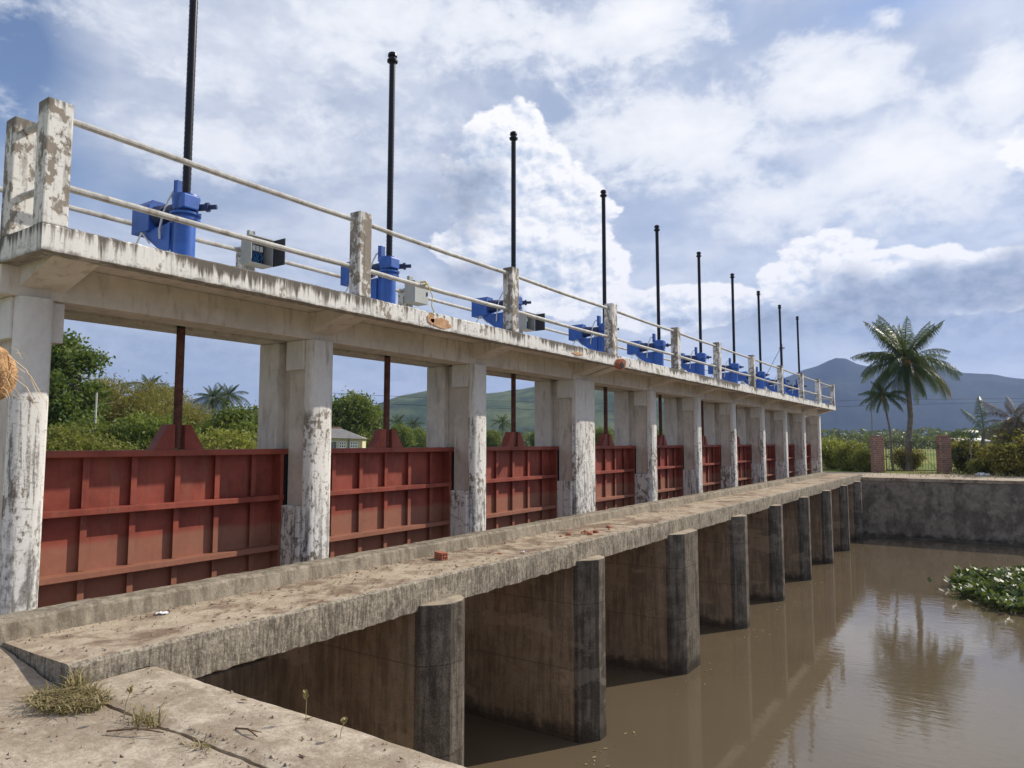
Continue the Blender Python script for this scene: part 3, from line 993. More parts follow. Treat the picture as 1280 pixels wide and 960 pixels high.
MB().box(X(-8.748), X(-6.523), 0.0, 0.15, Zb(1.572), Zb(1.799)).build('end_fascia', M['fascia'], br, bevel=0.008)
MB().box(X(-8.748), X(-6.523), L - 0.15, L, Zb(1.572), Zb(1.799)).build('end_fascia', M['fascia'], br, bevel=0.008)
beam = MB().box(X(-7.57), X(-7.17), RGT[0] - 0.55 - 2.55, L - 0.1, Zb(1.315), Zb(1.658))
beam.build('front_beam', M['soffit'], br, bevel=0.008)
MB().box(X(-8.16), X(-7.76), RGT[0] - 0.55 - 2.55, L - 0.1, Zb(1.312), Zb(1.658)).build('rear_beam', M['soffit'], br, bevel=0.008)
for k in range(11):
    for yy, ww in ([(RGT[k] - 0.40, 0.38)] if k != 3 else [(RGT[k] - 0.90, 0.36), (RGT[k] - 0.42, 0.36)]):
        y0 = yy - 2.55
        MB().extr([(X(-7.168), y0, Zb(1.40)), (X(-6.53), y0, Zb(1.585)), (X(-6.53), y0, Zb(1.657)), (X(-7.168), y0, Zb(1.657))], (0, ww, 0)).build('bracket', M['soffit'], br)
        MB().extr([(X(-8.163), y0, Zb(1.40)), (X(-8.74), y0, Zb(1.585)), (X(-8.74), y0, Zb(1.657)), (X(-8.163), y0, Zb(1.657))], (0, ww, 0)).build('bracket', M['soffit'], br)
# repair mortar smears on the fascia
for (y0, z0, ry, rz_) in ((7.62, 1.67, 0.22, 0.075), (7.40, 1.70, 0.07, 0.08), (11.6, 1.655, 0.20, 0.035)):
    s = MB(); pts = []
    for i in range(16):
        a = 2 * math.pi * i / 16
        k = 1 + 0.35 * nz(math.cos(a) * 2 + y0, math.sin(a) * 2)
        pts.append((X(-6.352), y0 - 2.55 + ry * k * math.cos(a), Zb(z0) + rz_ * k * math.sin(a)))
    s.extr(pts, (0.012, 0, 0)).build('repair_mortar', M['mortar'], br, bevel=0.004)

# ------------------------------------------------------------------ guard railings
POST = [2.75, 6.27, 9.64, 13.36, 17.0, 20.25, 23.8, 27.6, 31.1, 34.5, 38.12]
gr = thing('guard_railing', (-6.36, 2.55, 1.80), 'weathered white post and pipe railing along the pool side of the bridge', 'railing', 'railings of the service bridge')


def rail_tubes(root, pts_list, r=0.031):
    for a, b in pts_list:
        a = Vector(a); b = Vector(b); n = 7
        pts = [a.lerp(b, i / (n - 1)) + Vector((0.003 * nz(i * 3, a.y), 0, 0.006 * nz(i * 2.1, a.y + 4) - 0.012 * math.sin(math.pi * i / (n - 1)))) for i in range(n)]
        MB().tube(pts, r, 10).build('rail', M['rail'], root, smooth=True)


def post_mesh(twin=False):
    return MB().box(-0.10, 0.10, -0.2, 0.0, -0.02, 1.05)


for i, yp in enumerate(POST):
    w2 = 0.20 if i != 3 else 0.24
    o = MB().box(-0.19, -0.004, yp - 2.55 - w2, yp - 2.55, 0.001, 1.07 + 0.01 * nz(i * 3.3)).build('post', M['post'], gr, bevel=0.012)
    o.rotation_euler = (0.0, 0.004 * nz(i * 7.7), 0)
segs = []
for i in range(len(POST) - 1):
    for z in (0.965, 0.37):
        segs.append(((-0.10, POST[i] - 2.55 - 0.02, z), (-0.10, POST[i + 1] - 2.55 - 0.18, z)))
rail_tubes(gr, segs)
g2 = thing('guard_railing', (-8.84, 2.55, 1.80), 'weathered post and pipe railing behind the blue hoists', 'railing', 'railings of the service bridge')
for i, yp in enumerate(POST):
    MB().box(-0.05, 0.135, yp - 2.55 - 0.2, yp - 2.55, 0.001, 1.0).build('post', M['post'], g2, bevel=0.012)
segs = []
for i in range(len(POST) - 1):
    for z in (0.94, 0.36):
        segs.append(((0.05, POST[i] - 2.55 - 0.02, z), (0.05, POST[i + 1] - 2.55 - 0.18, z)))
rail_tubes(g2, segs)
for yy, lab in ((2.55, 'short end railing with a weathered post across the near end of the bridge'), (Y1 - 0.2, 'short end railing across the far end of the bridge')):
    g3 = thing('guard_railing', (-7.1, yy, 1.80), lab, 'railing', 'railings of the service bridge')
    for x in (-0.085,):
        MB().box(x, x + 0.19, 0.0, 0.2, 0.001, 1.07).build('post', M['post'], g3, bevel=0.012)
    rail_tubes(g3, [((0.55, 0.1, z), (0.105, 0.1, z)) for z in (0.965, 0.37)])

# clay pipe stub and cord on the bridge edge
t = thing('clay_pipe_stub', (-6.35, 13.30, 1.60), 'rusty brown clay pipe stub poking out below the fourth railing post', 'pipe stub')
MB().tube([(0.0, 0, 0.02), (0.13, -0.02, 0.0)], [0.10, 0.115], 14).build('stub_wall', M['brick'], t, smooth=True)
MB().tube([(0.128, -0.02, 0.0), (0.1345, -0.0205, 0.0)], 0.08, 14).build('bore_shade_disc', M['seal'], t, smooth=True)  # pipe end is solid; black disc paints the shade of its hollow
cd = MB().tube([(-6.42, 7.37, 2.20), (-6.40, 7.40, 2.17), (-6.33, 7.41, 2.02), (-6.335, 7.40, 1.88), (-6.325, 7.44, 1.80), (-6.34, 7.39, 1.74)], 0.008, 6)
cd.tube([(-6.44, 7.28, 2.205), (-6.395, 7.33, 2.215), (-6.42, 7.40, 2.2), (-6.46, 7.36, 2.18)], 0.012, 6)
tag(cd.build('cord', M['string'], smooth=True), 'yellow cord knotted round the middle rail left of the third post', 'cord')

# ------------------------------------------------------------------ things lying on the walkway
def hollow_brick(name, loc, rz, label, group=None):
    t = bpy.data.objects.new(name, None)
    m = MB()
    L_, W, H = 0.19, 0.085, 0.085
    wl_ = 0.014
    # end frame with 4 holes: build walls running along the length (X)
    for y in (-W / 2, -wl_ / 2, W / 2 - wl_):
        m.box(-L_ / 2, L_ / 2, y, y + wl_, 0, H)
    for y0, y1 in ((-W / 2 + wl_, -wl_ / 2), (wl_ / 2, W / 2 - wl_)):
        for z in (0, H / 2 - wl_ / 2, H - wl_):
            m.box(-L_ / 2, L_ / 2, y0, y1, z + 0.0003, z + wl_ - 0.0003)
        m.box(-0.01, 0.01, y0, y1, wl_, H - wl_)
    bpy.data.objects.remove(t)
    o = m.build(name, M['brick'])
    o.location = loc; o.rotation_euler = (0, 0, rz)
    return tag(o, label, 'brick', group)


hollow_brick('hollow_brick', (-5.80, 7.0, ZW + 0.002), R(-20), 'whole red hollow brick lying on the walkway before the second gate')


def chunk(name, loc, r, mat, seed, flat=0.55):
    m = MB(); rg = random.Random(seed)
    bm = bmesh.new()
    bmesh.ops.create_icosphere(bm, subdivisions=2, radius=r)
    for v in bm.verts:
        k = 1 + 0.45 * nz(v.co.x / r + seed, v.co.y / r, v.co.z / r)
        v.co *= k; v.co.z = max(-r * flat * 0.6, min(r * flat, v.co.z))
    me = bpy.data.meshes.new(name); bm.to_mesh(me); bm.free(); me.materials.append(mat)
    o = bpy.data.objects.new(name, me); C.objects.link(o)
    o.location = (loc[0], loc[1], loc[2] + r * flat * 0.6); o.rotation_euler = (0, 0, rg.uniform(0, 6))
    return o


rg = random.Random(5)
for i in range(10):
    x = -5.50 + rg.gauss(0, 0.10); y = 10.35 + rg.gauss(0, 0.38)
    tag(chunk('brick_fragment', (x, y, ZW), rg.uniform(0.018, 0.05), M['brick'], i * 3.1), 'broken red brick fragment in the scatter on the walkway beyond the hollow brick', 'brick fragment', 'brick fragments in the scatter beyond the hollow brick')
for i, (x, y, r, lab) in enumerate(((-5.97, 5.75, 0.020, 'small orange brick crumb by the kerb, short of the hollow brick'), (-5.42, 7.75, 0.03, 'flat smear of crushed brick on the walkway right of the hollow brick'))):
    tag(chunk('brick_fragment', (x, y, ZW), r, M['brick'], 70 + i, 0.3), lab, 'brick fragment')


def wrapper(loc, s, seed, label):
    n = 7; vs = []
    for j in range(n):
        for i in range(n):
            u, v = i / (n - 1) - 0.5, j / (n - 1) - 0.5
            vs.append((u * s * 1.6 + 0.01 * nz(u * 5 + seed, v * 5), v * s + 0.01 * nz(u * 6, v * 5 + seed), 0.012 + 0.022 * abs(nz(u * 4 + seed, v * 4))))
    fs = [(j * n + i, j * n + i + 1, (j + 1) * n + i + 1, (j + 1) * n + i) for j in range(n - 1) for i in range(n - 1)]
    o = MB().add(vs, fs).build('wrapper', M['litter'])
    o.location = loc; o.rotation_euler = (0, 0, seed)
    tag(o, label, 'litter')


wrapper((-5.92, 3.45, ZW), 0.06, 1.0, 'crumpled white wrapper on the walkway near the first gate')
wrapper((-5.22, 8.0, ZW), 0.05, 2.2, 'small white wrapper near the outer walkway edge past the brick')

for i, (a, b, lab) in enumerate((((-3.55, 2.52, ZA + 0.02), (-3.33, 2.50, ZA + 0.03), 'forked dry twig lying on the apron edge slab'), ((-4.1, 2.1, ZA + 0.02), (-3.8, 2.25, ZA + 0.03), 'thin dry stalk lying beside the joint between the apron slabs'))):
    m = MB(); a = Vector(a); b = Vector(b)
    m.tube([a, a.lerp(b, 0.5) + Vector((0, 0.01, 0.015)), b], [0.006, 0.005, 0.003], 6)
    m.tube([a.lerp(b, 0.5) + Vector((0, 0.01, 0.012)), b + Vector((-0.03, 0.05, 0.0))], [0.005, 0.002], 6)
    tag(m.build('twig', M['twig'], smooth=True), lab, 'twig')
rg = random.Random(17)
m = MB()
for i in range(420):
    if rg.random() < 0.72:
        x = rg.uniform(-6.0, -5.15); y = 3.2 + abs(rg.gauss(0, 1)) * 4; z = ZW
    else:
        x = rg.uniform(-6.2, -1.5); y = rg.uniform(1.2, 2.85); z = ZA + 0.014
    a = rg.uniform(0, 6.28); l = rg.uniform(0.01, 0.035); w_ = l * 0.35
    c, s_ = math.cos(a), math.sin(a)
    zz = z + 0.007
    m.add([(x + l * c, y + l * s_, zz + rg.uniform(0, 0.012)), (x - w_ * s_, y + w_ * c, zz), (x - l * c, y - l * s_, zz + rg.uniform(0, 0.01)), (x + w_ * s_, y - w_ * c, zz)], [(0, 1, 2, 3)])
tag(m.build('leaf_litter', M['twig']), 'dry leaf litter strewn over the walkway and apron', 'leaf litter', kind='stuff')


rg = random.Random(23)
m = MB()
for i in range(1500):
    k = rg.random()
    if k < 0.45:
        x = rg.uniform(-6.3, -1.2); y = rg.uniform(0.9, 2.88)
        if abs(y - JOINT) < 0.04: continue
        z = apron_z(x, y) + (0.012 if y > JOINT else 0)
    elif k < 0.6:
        x = rg.uniform(-5.0, -1.2); y = JOINT + rg.choice((-1, 1)) * (0.04 + abs(rg.gauss(0, 0.03))); z = apron_z(x, y) + (0.012 if y > JOINT else 0)
    else:
        y = 2.4 + 14 * rg.random() ** 1.5; x = -6.06 + abs(rg.gauss(0, 0.12)) if rg.random() < 0.6 else rg.uniform(-6.0, -5.2); z = ZW + 0.004
    r = rg.choice((0.004, 0.005, 0.006, 0.009, 0.014)); a = rg.uniform(0, 6.28)
    p3 = [(x + r * math.cos(a + j * 2.1) * rg.uniform(.7, 1.2), y + r * math.sin(a + j * 2.1) * rg.uniform(.7, 1.2), z - 0.002) for j in range(3)]
    m.add(p3 + [(x, y, z + r * rg.uniform(0.7, 1.3))], [(0, 1, 3), (1, 2, 3), (2, 0, 3)])
tag(m.build('grit', M['grit']), 'loose grit and small stones over the apron and walkway', 'grit', kind='stuff')
m = MB()
for i in range(170):
    k = rg.random()
    if k < 0.5:
        q_ = rg.randrange(1, 9); x = -4.8 + abs(rg.gauss(0, 0.25)); y = RGT[q_] - 0.9 + rg.gauss(0, 0.7)
    else:
        x = rg.uniform(-4.5, 1.5); y = 30 + rg.gauss(0, 3.2)
    if y > UF - 0.4: continue
    l = rg.uniform(0.015, 0.05); a = rg.uniform(0, 6.28); c, s_ = math.cos(a), math.sin(a)
    m.add([(x + l * c, y + l * s_, ZT + 0.006), (x - l * .4 * s_, y + l * .4 * c, ZT + 0.012), (x - l * c, y - l * s_, ZT + 0.006), (x + l * .4 * s_, y - l * .4 * c, ZT + 0.01)], [(0, 1, 2, 3)])
tag(m.build('floating_litter', M['straw']), 'dead leaves and bits drifting on the brown pool', 'floating litter', kind='stuff')

# ------------------------------------------------------------------ grass tufts in the joint
def blades(n, spread, hgt, lean, seed, width=0.006, flat=1.0):
    rg = np.random.default_rng(seed)
    V = []
    for i in range(n):
        r = spread * math.sqrt(rg.random()); a = rg.random() * 6.283
        bx, by = r * math.cos(a) * 1.0, r * math.sin(a) * flat
        h = hgt * (0.45 + 0.75 * rg.random()); d = rg.random() * 6.283
        ln = lean * (0.3 + rg.random()) * h
        dx, dy = math.cos(d), math.sin(d)
        px_, py_ = -dy * width, dx * width
        b0 = (bx, by, 0)
        m0 = (bx + dx * ln * 0.35, by + dy * ln * 0.35, h * 0.6)
        t0 = (bx + dx * ln, by + dy * ln, h * (1 - 0.35 * min(1, lean)))
        V += [(b0[0] - px_, b0[1] - py_, 0), (b0[0] + px_, b0[1] + py_, 0), (m0[0] + px_ * .8, m0[1] + py_ * .8, m0[2]), (m0[0] - px_ * .8, m0[1] - py_ * .8, m0[2])]
        V += [(m0[0] - px_ * .8, m0[1] - py_ * .8, m0[2]), (m0[0] + px_ * .8, m0[1] + py_ * .8, m0[2]), (t0[0] + px_ * .1, t0[1] + py_ * .1, t0[2]), (t0[0] - px_ * .1, t0[1] - py_ * .1, t0[2])]
    return V


TUFTS = [
    ((-4.80, 2.22, ZA), 620, 0.30, 0.085, 1.7, 'tuft', 'large sprawling olive grass tuft at the near corner of the walkway', 0.0045),
    ((-5.02, 2.36, ZA), 60, 0.09, 0.15, 0.7, 'tuft', 'upright grass tuft growing against the walkway end', 0.004),
    ((-4.08, 2.30, ZA - 0.03), 70, 0.11, 0.15, 0.9, 'straw', 'small straw tuft in the apron joint next to the large tuft', 0.0035),
    ((-3.52, 2.29, ZA - 0.03), 40, 0.07, 0.09, 1.2, 'straw', 'low dry tuft farther along the apron joint, near the forked twig', 0.0035),
]
for loc, n, sp, hg, ln, mt, lab, wd in TUFTS:
    o = fast_mesh('grass_tuft', blades(n, sp, hg, ln, int(n), wd, 0.6), 4, M[mt])
    o.location = loc
    tag(o, lab, 'grass tuft')
# seed-head stalks at the edge of the apron
for (x, y, h, lean, lab) in ((-3.30, 2.80, 0.17, -0.01, 'tall dry grass stalk with a seed head at the apron edge'), (-2.98, 2.76, 0.11, 0.03, 'bent dry grass stalk with a drooping seed head, right of the tall stalk'), (-4.25, 2.27, 0.18, 0.05, 'thin dry stalk rising from the apron joint')):
    t = thing('grass_stalk', (x, y, ZA), lab, 'grass stalk')
    MB().tube([(0, 0, 0), (lean * .3, 0, h * .5), (lean, 0.01, h)], [0.0028, 0.0022, 0.0014], 5).build('stem', M['straw'], t)
    V = []
    rg2 = np.random.default_rng(int(h * 100))
    for i in range(46):
        k = i / 46
        z = h * (0.80 + 0.26 * k); a = rg2.random() * 6.28; l = 0.028 * (1 - 0.4 * k)
        cx_ = lean * (0.9 + 0.4 * k)
        dx, dy = math.cos(a), math.sin(a)
        V += [(cx_, 0, z), (cx_ + dx * l * .5 - dy * .003, dy * l * .5 + dx * .003, z + l * .5), (cx_ + dx * l * .8, dy * l * .8, z + l), (cx_ + dx * l * .5 + dy * .003, dy * l * .5 - dx * .003, z + l * .5)]
    fast_mesh('seed_head', V, 4, M['straw'], t)

# ------------------------------------------------------------------ coconut husk on a cane, at the near left
hp = bearing(-13, 3.0, 466)
t = thing('coconut_husk', hp, 'tan fibrous husk with loose pale strands in front of the nearest white column', 'husk')
bm = bmesh.new(); bmesh.ops.create_icosphere(bm, subdivisions=4, radius=0.076)
for v in bm.verts:
    a = math.atan2(v.co.y, v.co.x)
    v.co *= 1 + 0.10 * nz(a * 3, v.co.z * 8) + 0.05 * nz(a * 14, v.co.z * 5)
    v.co.z *= 1.28
me = bpy.data.meshes.new('shell'); bm.to_mesh(me); bm.free(); me.materials.append(M['husk'])
o = bpy.data.objects.new('shell', me); C.objects.link(o); o.parent = t
fm = MB(); rg = random.Random(2)
for i in range(42):
    a = rg.uniform(0, 6.28); z = rg.uniform(-0.08, 0.1); r0 = 0.074
    p0 = Vector((r0 * math.cos(a), r0 * math.sin(a), z)); d = Vector((math.cos(a), math.sin(a), rg.uniform(-0.7, 0.5)))
    l = rg.uniform(0.015, 0.05)
    fm.tube([p0 * 0.95, p0 + d * l * .5, p0 + d * l + Vector((0, 0, -l * 0.45))], [0.0012, 0.001, 0.0005], 4)
q = RT * 1
for dz, l in ((0.06, 0.13), (0.04, 0.16), (0.0, 0.14)):
    p0 = q * 0.06 + Vector((0, 0, dz))
    MB().tube([p0, p0 + q * l * .5 + Vector((0, 0, -0.05)), p0 + q * l * 0.9 + Vector((0, 0, -0.15))], [0.0016, 0.0014, 0.0008], 4).build('loose_strand', M['fibre'], t)
fm.build('fibres', M['fibre'], t)
cane = MB().tube([(0, 0, 0), (0.0, 0.01, 0.5), (0, 0, 1.0)], 0.013, 8)
o = cane.build('cane', M['twig'], smooth=True)
o.location = bearing(-21, 3.0, 466); o.location.z = ZA; o.scale = (1, 1, hp.z - ZA)
tag(o, 'thin cane stake holding up the tan husk', 'stake')

# ------------------------------------------------------------------ water hyacinth raft
rg = np.random.default_rng(8)
V = []
ctr = np.array([0.6, 24.6])
def in_raft(x, y):
    return ((x - 1.3) / 2.55) ** 2 + ((y - 25.2) / 4.1) ** 2 + 0.85 * nz(x * 0.9, y * 0.9, 2) + 0.45 * nz(x * 2.6, y * 2.6, 5)
cnt = 0
while cnt < 6500:
    x = -1.9 + rg.random() * 6.2; y = 20.4 + rg.random() * 9.5
    q_ = in_raft(x, y)
    if q_ > (0.78 if rg.random() > 0.01 else 1.3): continue
    cnt += 1
    hh = (0.08 + 0.34 * rg.random()) * (0.5 + 0.7 * max(0, 1 - q_)) * (1 + 0.5 * nz(x * 1.1, y * 1.1, 9))
    a = rg.random() * 6.28; tl = rg.random() * 0.9 + 0.15; s = 0.055 + 0.06 * rg.random()
    d = np.array([math.cos(a) * math.cos(tl), math.sin(a) * math.cos(tl), math.sin(tl)])
    sd = np.array([-math.sin(a), math.cos(a), 0.0])
    b = np.array([x, y, ZT + hh * 0.7])
    V += [b, b + d * s + sd * s * 0.75, b + d * s * 2, b + d * s - sd * s * 0.75]
    if rg.random() < 0.5:
        z0 = np.array([x, y, ZT - 0.02]); ww = sd * 0.008
        V += [z0 - ww, z0 + ww, b + ww, b - ww]
tag(fast_mesh('water_hyacinth', V, 4, M['hyacinth']), 'raft of bright green water hyacinth floating on the pool', 'water hyacinth', kind='stuff')
scum = MB()
rg = random.Random(4)
for (x, y, s) in ((-3.8, 31.5, .05), (-2.6, 30.2, .04), (-4.4, 33.0, .05), (-1.2, 27.5, .04)):
    pass


# ------------------------------------------------------------------ trees
def leaf_cloud(lobes, n, size, seed, thin=0.0, droop=0.0, narrow=0.6, tuft=9):
    """lobes: (x, y, z, rx, ry, rz). Leaves sit in small sprays on and inside the lobes."""
    rg = np.random.default_rng(seed)
    wts = np.array([l[3] * l[4] + l[4] * l[5] + l[3] * l[5] for l in lobes]); wts = wts / wts.sum()
    ns = n // tuft
    idx = rg.choice(len(lobes), ns, p=wts)
    L_ = np.array(lobes)[idx]
    d = rg.normal(size=(ns, 3)); d /= np.linalg.norm(d, axis=1)[:, None]
    rad = 1 - 0.42 * rg.random(ns) ** 1.6
    rad *= 1 + 0.22 * np.sin(d[:, 0] * 7 + idx * 1.7) * np.cos(d[:, 1] * 6 + d[:, 2] * 5 + idx)
    c = L_[:, :3] + d * L_[:, 3:6] * rad[:, None]
    spread = size * 2.4
    c = np.repeat(c, tuft, 0) + rg.normal(size=(ns * tuft, 3)) * spread * np.array([1, 1, 0.65])
    out = np.repeat(d, tuft, 0)
    N = len(c)
    ax = rg.normal(size=(N, 3)) * 0.9 + out * 0.7; ax[:, 2] -= droop
    ax /= np.linalg.norm(ax, axis=1)[:, None]
    sd = np.cross(ax, rg.normal(size=(N, 3))); sd /= np.linalg.norm(sd, axis=1)[:, None] + 1e-9
    s = size * (0.6 + 0.8 * rg.random(N))[:, None]
    q = np.stack([c - ax * s, c + sd * s * narrow, c + ax * s, c - sd * s * narrow], 1)
    return q.reshape(-1, 3)


def branchy(root, height, lobes, r0, seed, mat):
    rg = random.Random(seed)
    m = MB()
    hz_ = height * 0.45
    top = Vector((0.05 * height * rg.uniform(-1, 1), 0.05 * height * rg.uniform(-1, 1), height * 0.72))
    base = [Vector((0, 0, -0.1)), Vector((0, 0, 0.25)), top * 0.35 + Vector((rg.uniform(-.1, .1), rg.uniform(-.1, .1), 0)), top * 0.7, top]
    m.tube(base, [r0 * 1.5, r0 * 1.1, r0 * 0.85, r0 * 0.55, r0 * 0.25], 9)
    for l in lobes:
        c = Vector(l[:3])
        k = rg.uniform(0.35, 0.8)
        s = top * k
        mid = s.lerp(c, 0.5) + Vector((0, 0, 0.06 * height))
        m.tube([s, mid, c], [r0 * 0.4, r0 * 0.25, r0 * 0.08], 6)
        for j in range(3):
            e = c + Vector((rg.uniform(-1, 1) * l[3], rg.uniform(-1, 1) * l[4], rg.uniform(-0.5, 1) * l[5])) * 0.75
            m.tube([mid.lerp(c, 0.4), e], [r0 * 0.14, r0 * 0.03], 5)
    m.build('trunk', mat, root, smooth=True)


def lobes_round(h, w, n, seed, low=0.25):
    rg = random.Random(seed); out = []
    for i in range(n):
        k = rg.random()
        z = h * (low + (0.93 - low) * (i + 0.5) / n)
        prof = math.sin(math.pi * min(1, (z / h - low * 0.6) / (1.05 - low * 0.6))) ** 0.6
        a = i * 2.4 + rg.uniform(-.4, .4); r = w * prof * rg.uniform(0.25, 0.75)
        s = w * rg.uniform(0.20, 0.46) * (0.65 + 0.35 * prof)
        out.append((r * math.cos(a), r * math.sin(a), z, s, s, s * rg.uniform(0.6, 0.85)))
    return out


def make_tree(name, h, w, n, size, leaf, seed, label, cat, loc, nl=14, low=0.25, group=None, droop=0.2, narrow=0.55, trunk=True, bark='bark'):
    t = thing(name, loc, label, cat, group)
    lb = lobes_round(h, w, nl, seed, low)
    if trunk:
        branchy(t, h, lb, 0.018 * h + 0.05, seed, M[bark])
    fast_mesh('crown', leaf_cloud(lb, n, size, seed, droop=droop, narrow=narrow), 4, M[leaf], t)
    return t


def on_ground(px, dist): 
    p = bearing(px, dist); return (p.x, p.y, ZA - 0.03)


def hgt(px, dist, py):
    return bearing(px, dist, py).z - ZA


BT = 'trees and bushes behind the dam'
tA = make_tree('leafy_tree', hgt(92, 45, 412), 2.35, 21000, 0.11, 'leaf_dark', 21, 'tall dark green tree beside the nearest column, left of the thin white pole', 'tree', on_ground(70, 45), 30, 0.10, BT)
tB = make_tree('leafy_tree', hgt(165, 50, 472), 2.9, 19000, 0.11, 'leaf_olive', 22, 'olive feathery tree just right of the thin white pole', 'tree', on_ground(152, 50), 26, 0.08, BT, droop=0.6, narrow=0.25)
tC = make_tree('leafy_tree', hgt(450, 70, 492), 3.4, 17000, 0.15, 'leaf_mid', 23, 'broad green tree standing over the cream house', 'tree', on_ground(440, 72), 28, 0.12, BT)
tD = make_tree('leafy_tree', hgt(300, 44, 508), 2.2, 8000, 0.12, 'leaf_mid', 24, 'flat topped spreading tree seen just left of the second column', 'tree', on_ground(312, 46), 18, 0.5, BT)
copy_thing(tB, on_ground(204, 56), 'olive feathery tree behind the first lifting rod, below the small palm', 1.9, 1.02)
copy_thing(tB, on_ground(118, 58), 'hazy olive tree between the tall dark tree and the white pole', 4.1, 1.12)
copy_thing(tC, on_ground(246, 66), 'rounded green tree right of the first lifting rod, before the blue hill', 1.0, 0.62)
copy_thing(tA, on_ground(30, 52), 'dark green tree mostly hidden behind the nearest column', 2.2, 0.95)
copy_thing(tC, on_ground(418, 84), 'dark green tree rising behind the roof of the cream house', 3.3, 0.95)
copy_thing(tB, on_ground(232, 48), 'low olive tree at the foot of the first lifting rod', 0.5, 0.72)
copy_thing(tD, on_ground(268, 52), 'bushy green tree below the twin palms', 2.6, 0.92)
copy_thing(tC, on_ground(376, 78), 'green tree hidden behind the second column', 5.3, 0.8)
copy_thing(tC, on_ground(500, 95), 'small far green tree right of the cream house', 2.3, 0.62)
copy_thing(tC, on_ground(522, 100), 'far green bushy tree next to the back of the third column', 4.3, 0.55)
copy_thing(tC, on_ground(615, 105), 'far green bushy tree at the left of the third opening', 1.3, 0.52)
copy_thing(tC, on_ground(672, 110), 'far green bushy tree at the right of the third opening', 3.9, 0.5)
copy_thing(tC, on_ground(752, 95), 'far green bush seen through the fourth opening', 0.3, 0.55)
copy_thing(tC, on_ground(822, 120), 'far green bush seen through the fifth opening', 2.9, 0.5)

# reeds and bushes along the upstream bank
def make_reeds(seed, label, loc, h=2.2, mat='leaf_yellow'):
    t = thing('shrub', loc, label, 'shrub', 'shrubs on the upstream bank')
    lb = lobes_round(h, 2.2, 22, seed, 0.06)
    V1 = leaf_cloud(lb, 7000, 0.11, seed, droop=-0.3, narrow=0.42)
    V2 = np.array(blades(420, 2.1, h * 1.05, 0.5, seed, 0.016, 0.7))
    fast_mesh('foliage', np.concatenate([V1, V2]), 4, M[mat], t)
    return t


ZG = ZA - 0.03
r0_ = make_reeds(31, 'yellow green shrub at the left end of the first gate', on_ground(85, 41), h=hgt(85, 41, 540))
r1_ = make_reeds(57, 'dark green shrub at the foot of the tall dark tree', on_ground(96, 43), h=hgt(96, 43, 528), mat='leaf_mid')
where = ['left of the white pole', 'right of the white pole', 'under the olive tree', 'left of the first lifting lug', 'behind the first lifting lug', 'right of the first lifting lug', 'under the twin palms', 'beside the back of the second column']
for i, px in enumerate((108, 136, 165, 193, 222, 252, 282, 315)):
    copy_thing((r0_, r1_)[i % 2], on_ground(px, 40 + 2.5 * (i % 3) + 2 * (i % 2)), ('yellow green', 'darker green')[i % 2] + ' shrub ' + where[i], i * 1.3, (1.0, 1.1, (0.8, 1.0, 0.95, 1.12)[i % 4]))


# ------------------------------------------------------------------ palms
def frond_mesh(L_, seed, sag=0.9, rise=0.5, leaf=0.55, nl=74):
    """frond along +X: curved rib and drooping leaflets"""
    rg = np.random.default_rng(seed)
    pts = []
    ang = rise
    p = np.array([0.0, 0.0, 0.0])
    n = 24
    for i in range(n + 1):
        pts.append(p.copy())
        k = i / n
        a = rise - sag * (k ** 1.25) * 2.0
        p = p + np.array([math.cos(a), 0.03 * math.sin(seed + 3 * k), math.sin(a)]) * L_ / n
    pts = np.array(pts)
    V = []
    for i in range(n):
        k = i / n; w_ = 0.035 * (1 - 0.85 * k)
        a, b = pts[i], pts[i + 1]
        V += [a + [0, w_, 0], a - [0, w_, 0], b - [0, w_ * .95, 0], b + [0, w_ * .95, 0]]
    for j in range(nl):
        k = 0.10 + 0.90 * j / nl
        f = k * n; i = min(n - 1, int(f)); b = pts[i] + (pts[i + 1] - pts[i]) * (f - i)
        tan = pts[i + 1] - pts[i]; tan /= np.linalg.norm(tan)
        ll = leaf * (math.sin(math.pi * min(1, 0.12 + k * 0.92)) ** 0.6 + 0.12) * (0.85 + 0.3 * rg.random())
        for sd in (-1, 1):
            dr = np.array([tan[0] * 0.75, sd * 0.70, tan[2] * 0.75 - 0.20 - 0.6 * rg.random()]); dr /= np.linalg.norm(dr)
            m_ = b + dr * ll * 0.5
            e = m_ + (dr + np.array([0, -sd * 0.25, -0.95 - 0.5 * rg.random()])) / 1.4 * ll * 0.6
            wv = tan * 0.013
            V += [b - wv, b + wv, m_ + wv, m_ - wv, m_ - wv, m_ + wv, e + wv * .25, e - wv * .25]
    return np.array(V)


FR = {}
for nm, args in dict(up=(2.9, 1, 0.35, 1.15, 0.5), mid=(3.5, 2, 0.62, 0.65, 0.62), out=(3.7, 3, 0.72, 0.28, 0.7), low=(3.5, 4, 0.62, -0.25, 0.75), hang=(3.0, 5, 0.28, -0.95, 0.7)).items():
    L_, sd, sag, rise, lf = args
    FR[nm] = frond_mesh(L_, sd, sag, rise, lf)


def trunk_mesh(t, pts, r0, r1, name='trunk', mat='palmbark'):
    m = MB(); P = []; Q = []
    n = 34
    P3 = [Vector(p) for p in pts]
    for i in range(n + 1):
        k = i / n * (len(P3) - 1); j = min(len(P3) - 2, int(k)); f = k - j
        f2 = f
        P.append(P3[j].lerp(P3[j + 1], f2)); Q.append((r0 + (r1 - r0) * (i / n) ** 0.7) * (1.06 if i % 2 else 0.97))
    return m.tube(P, Q, 10).build(name, M[mat], t, smooth=True)


frond_data = {}


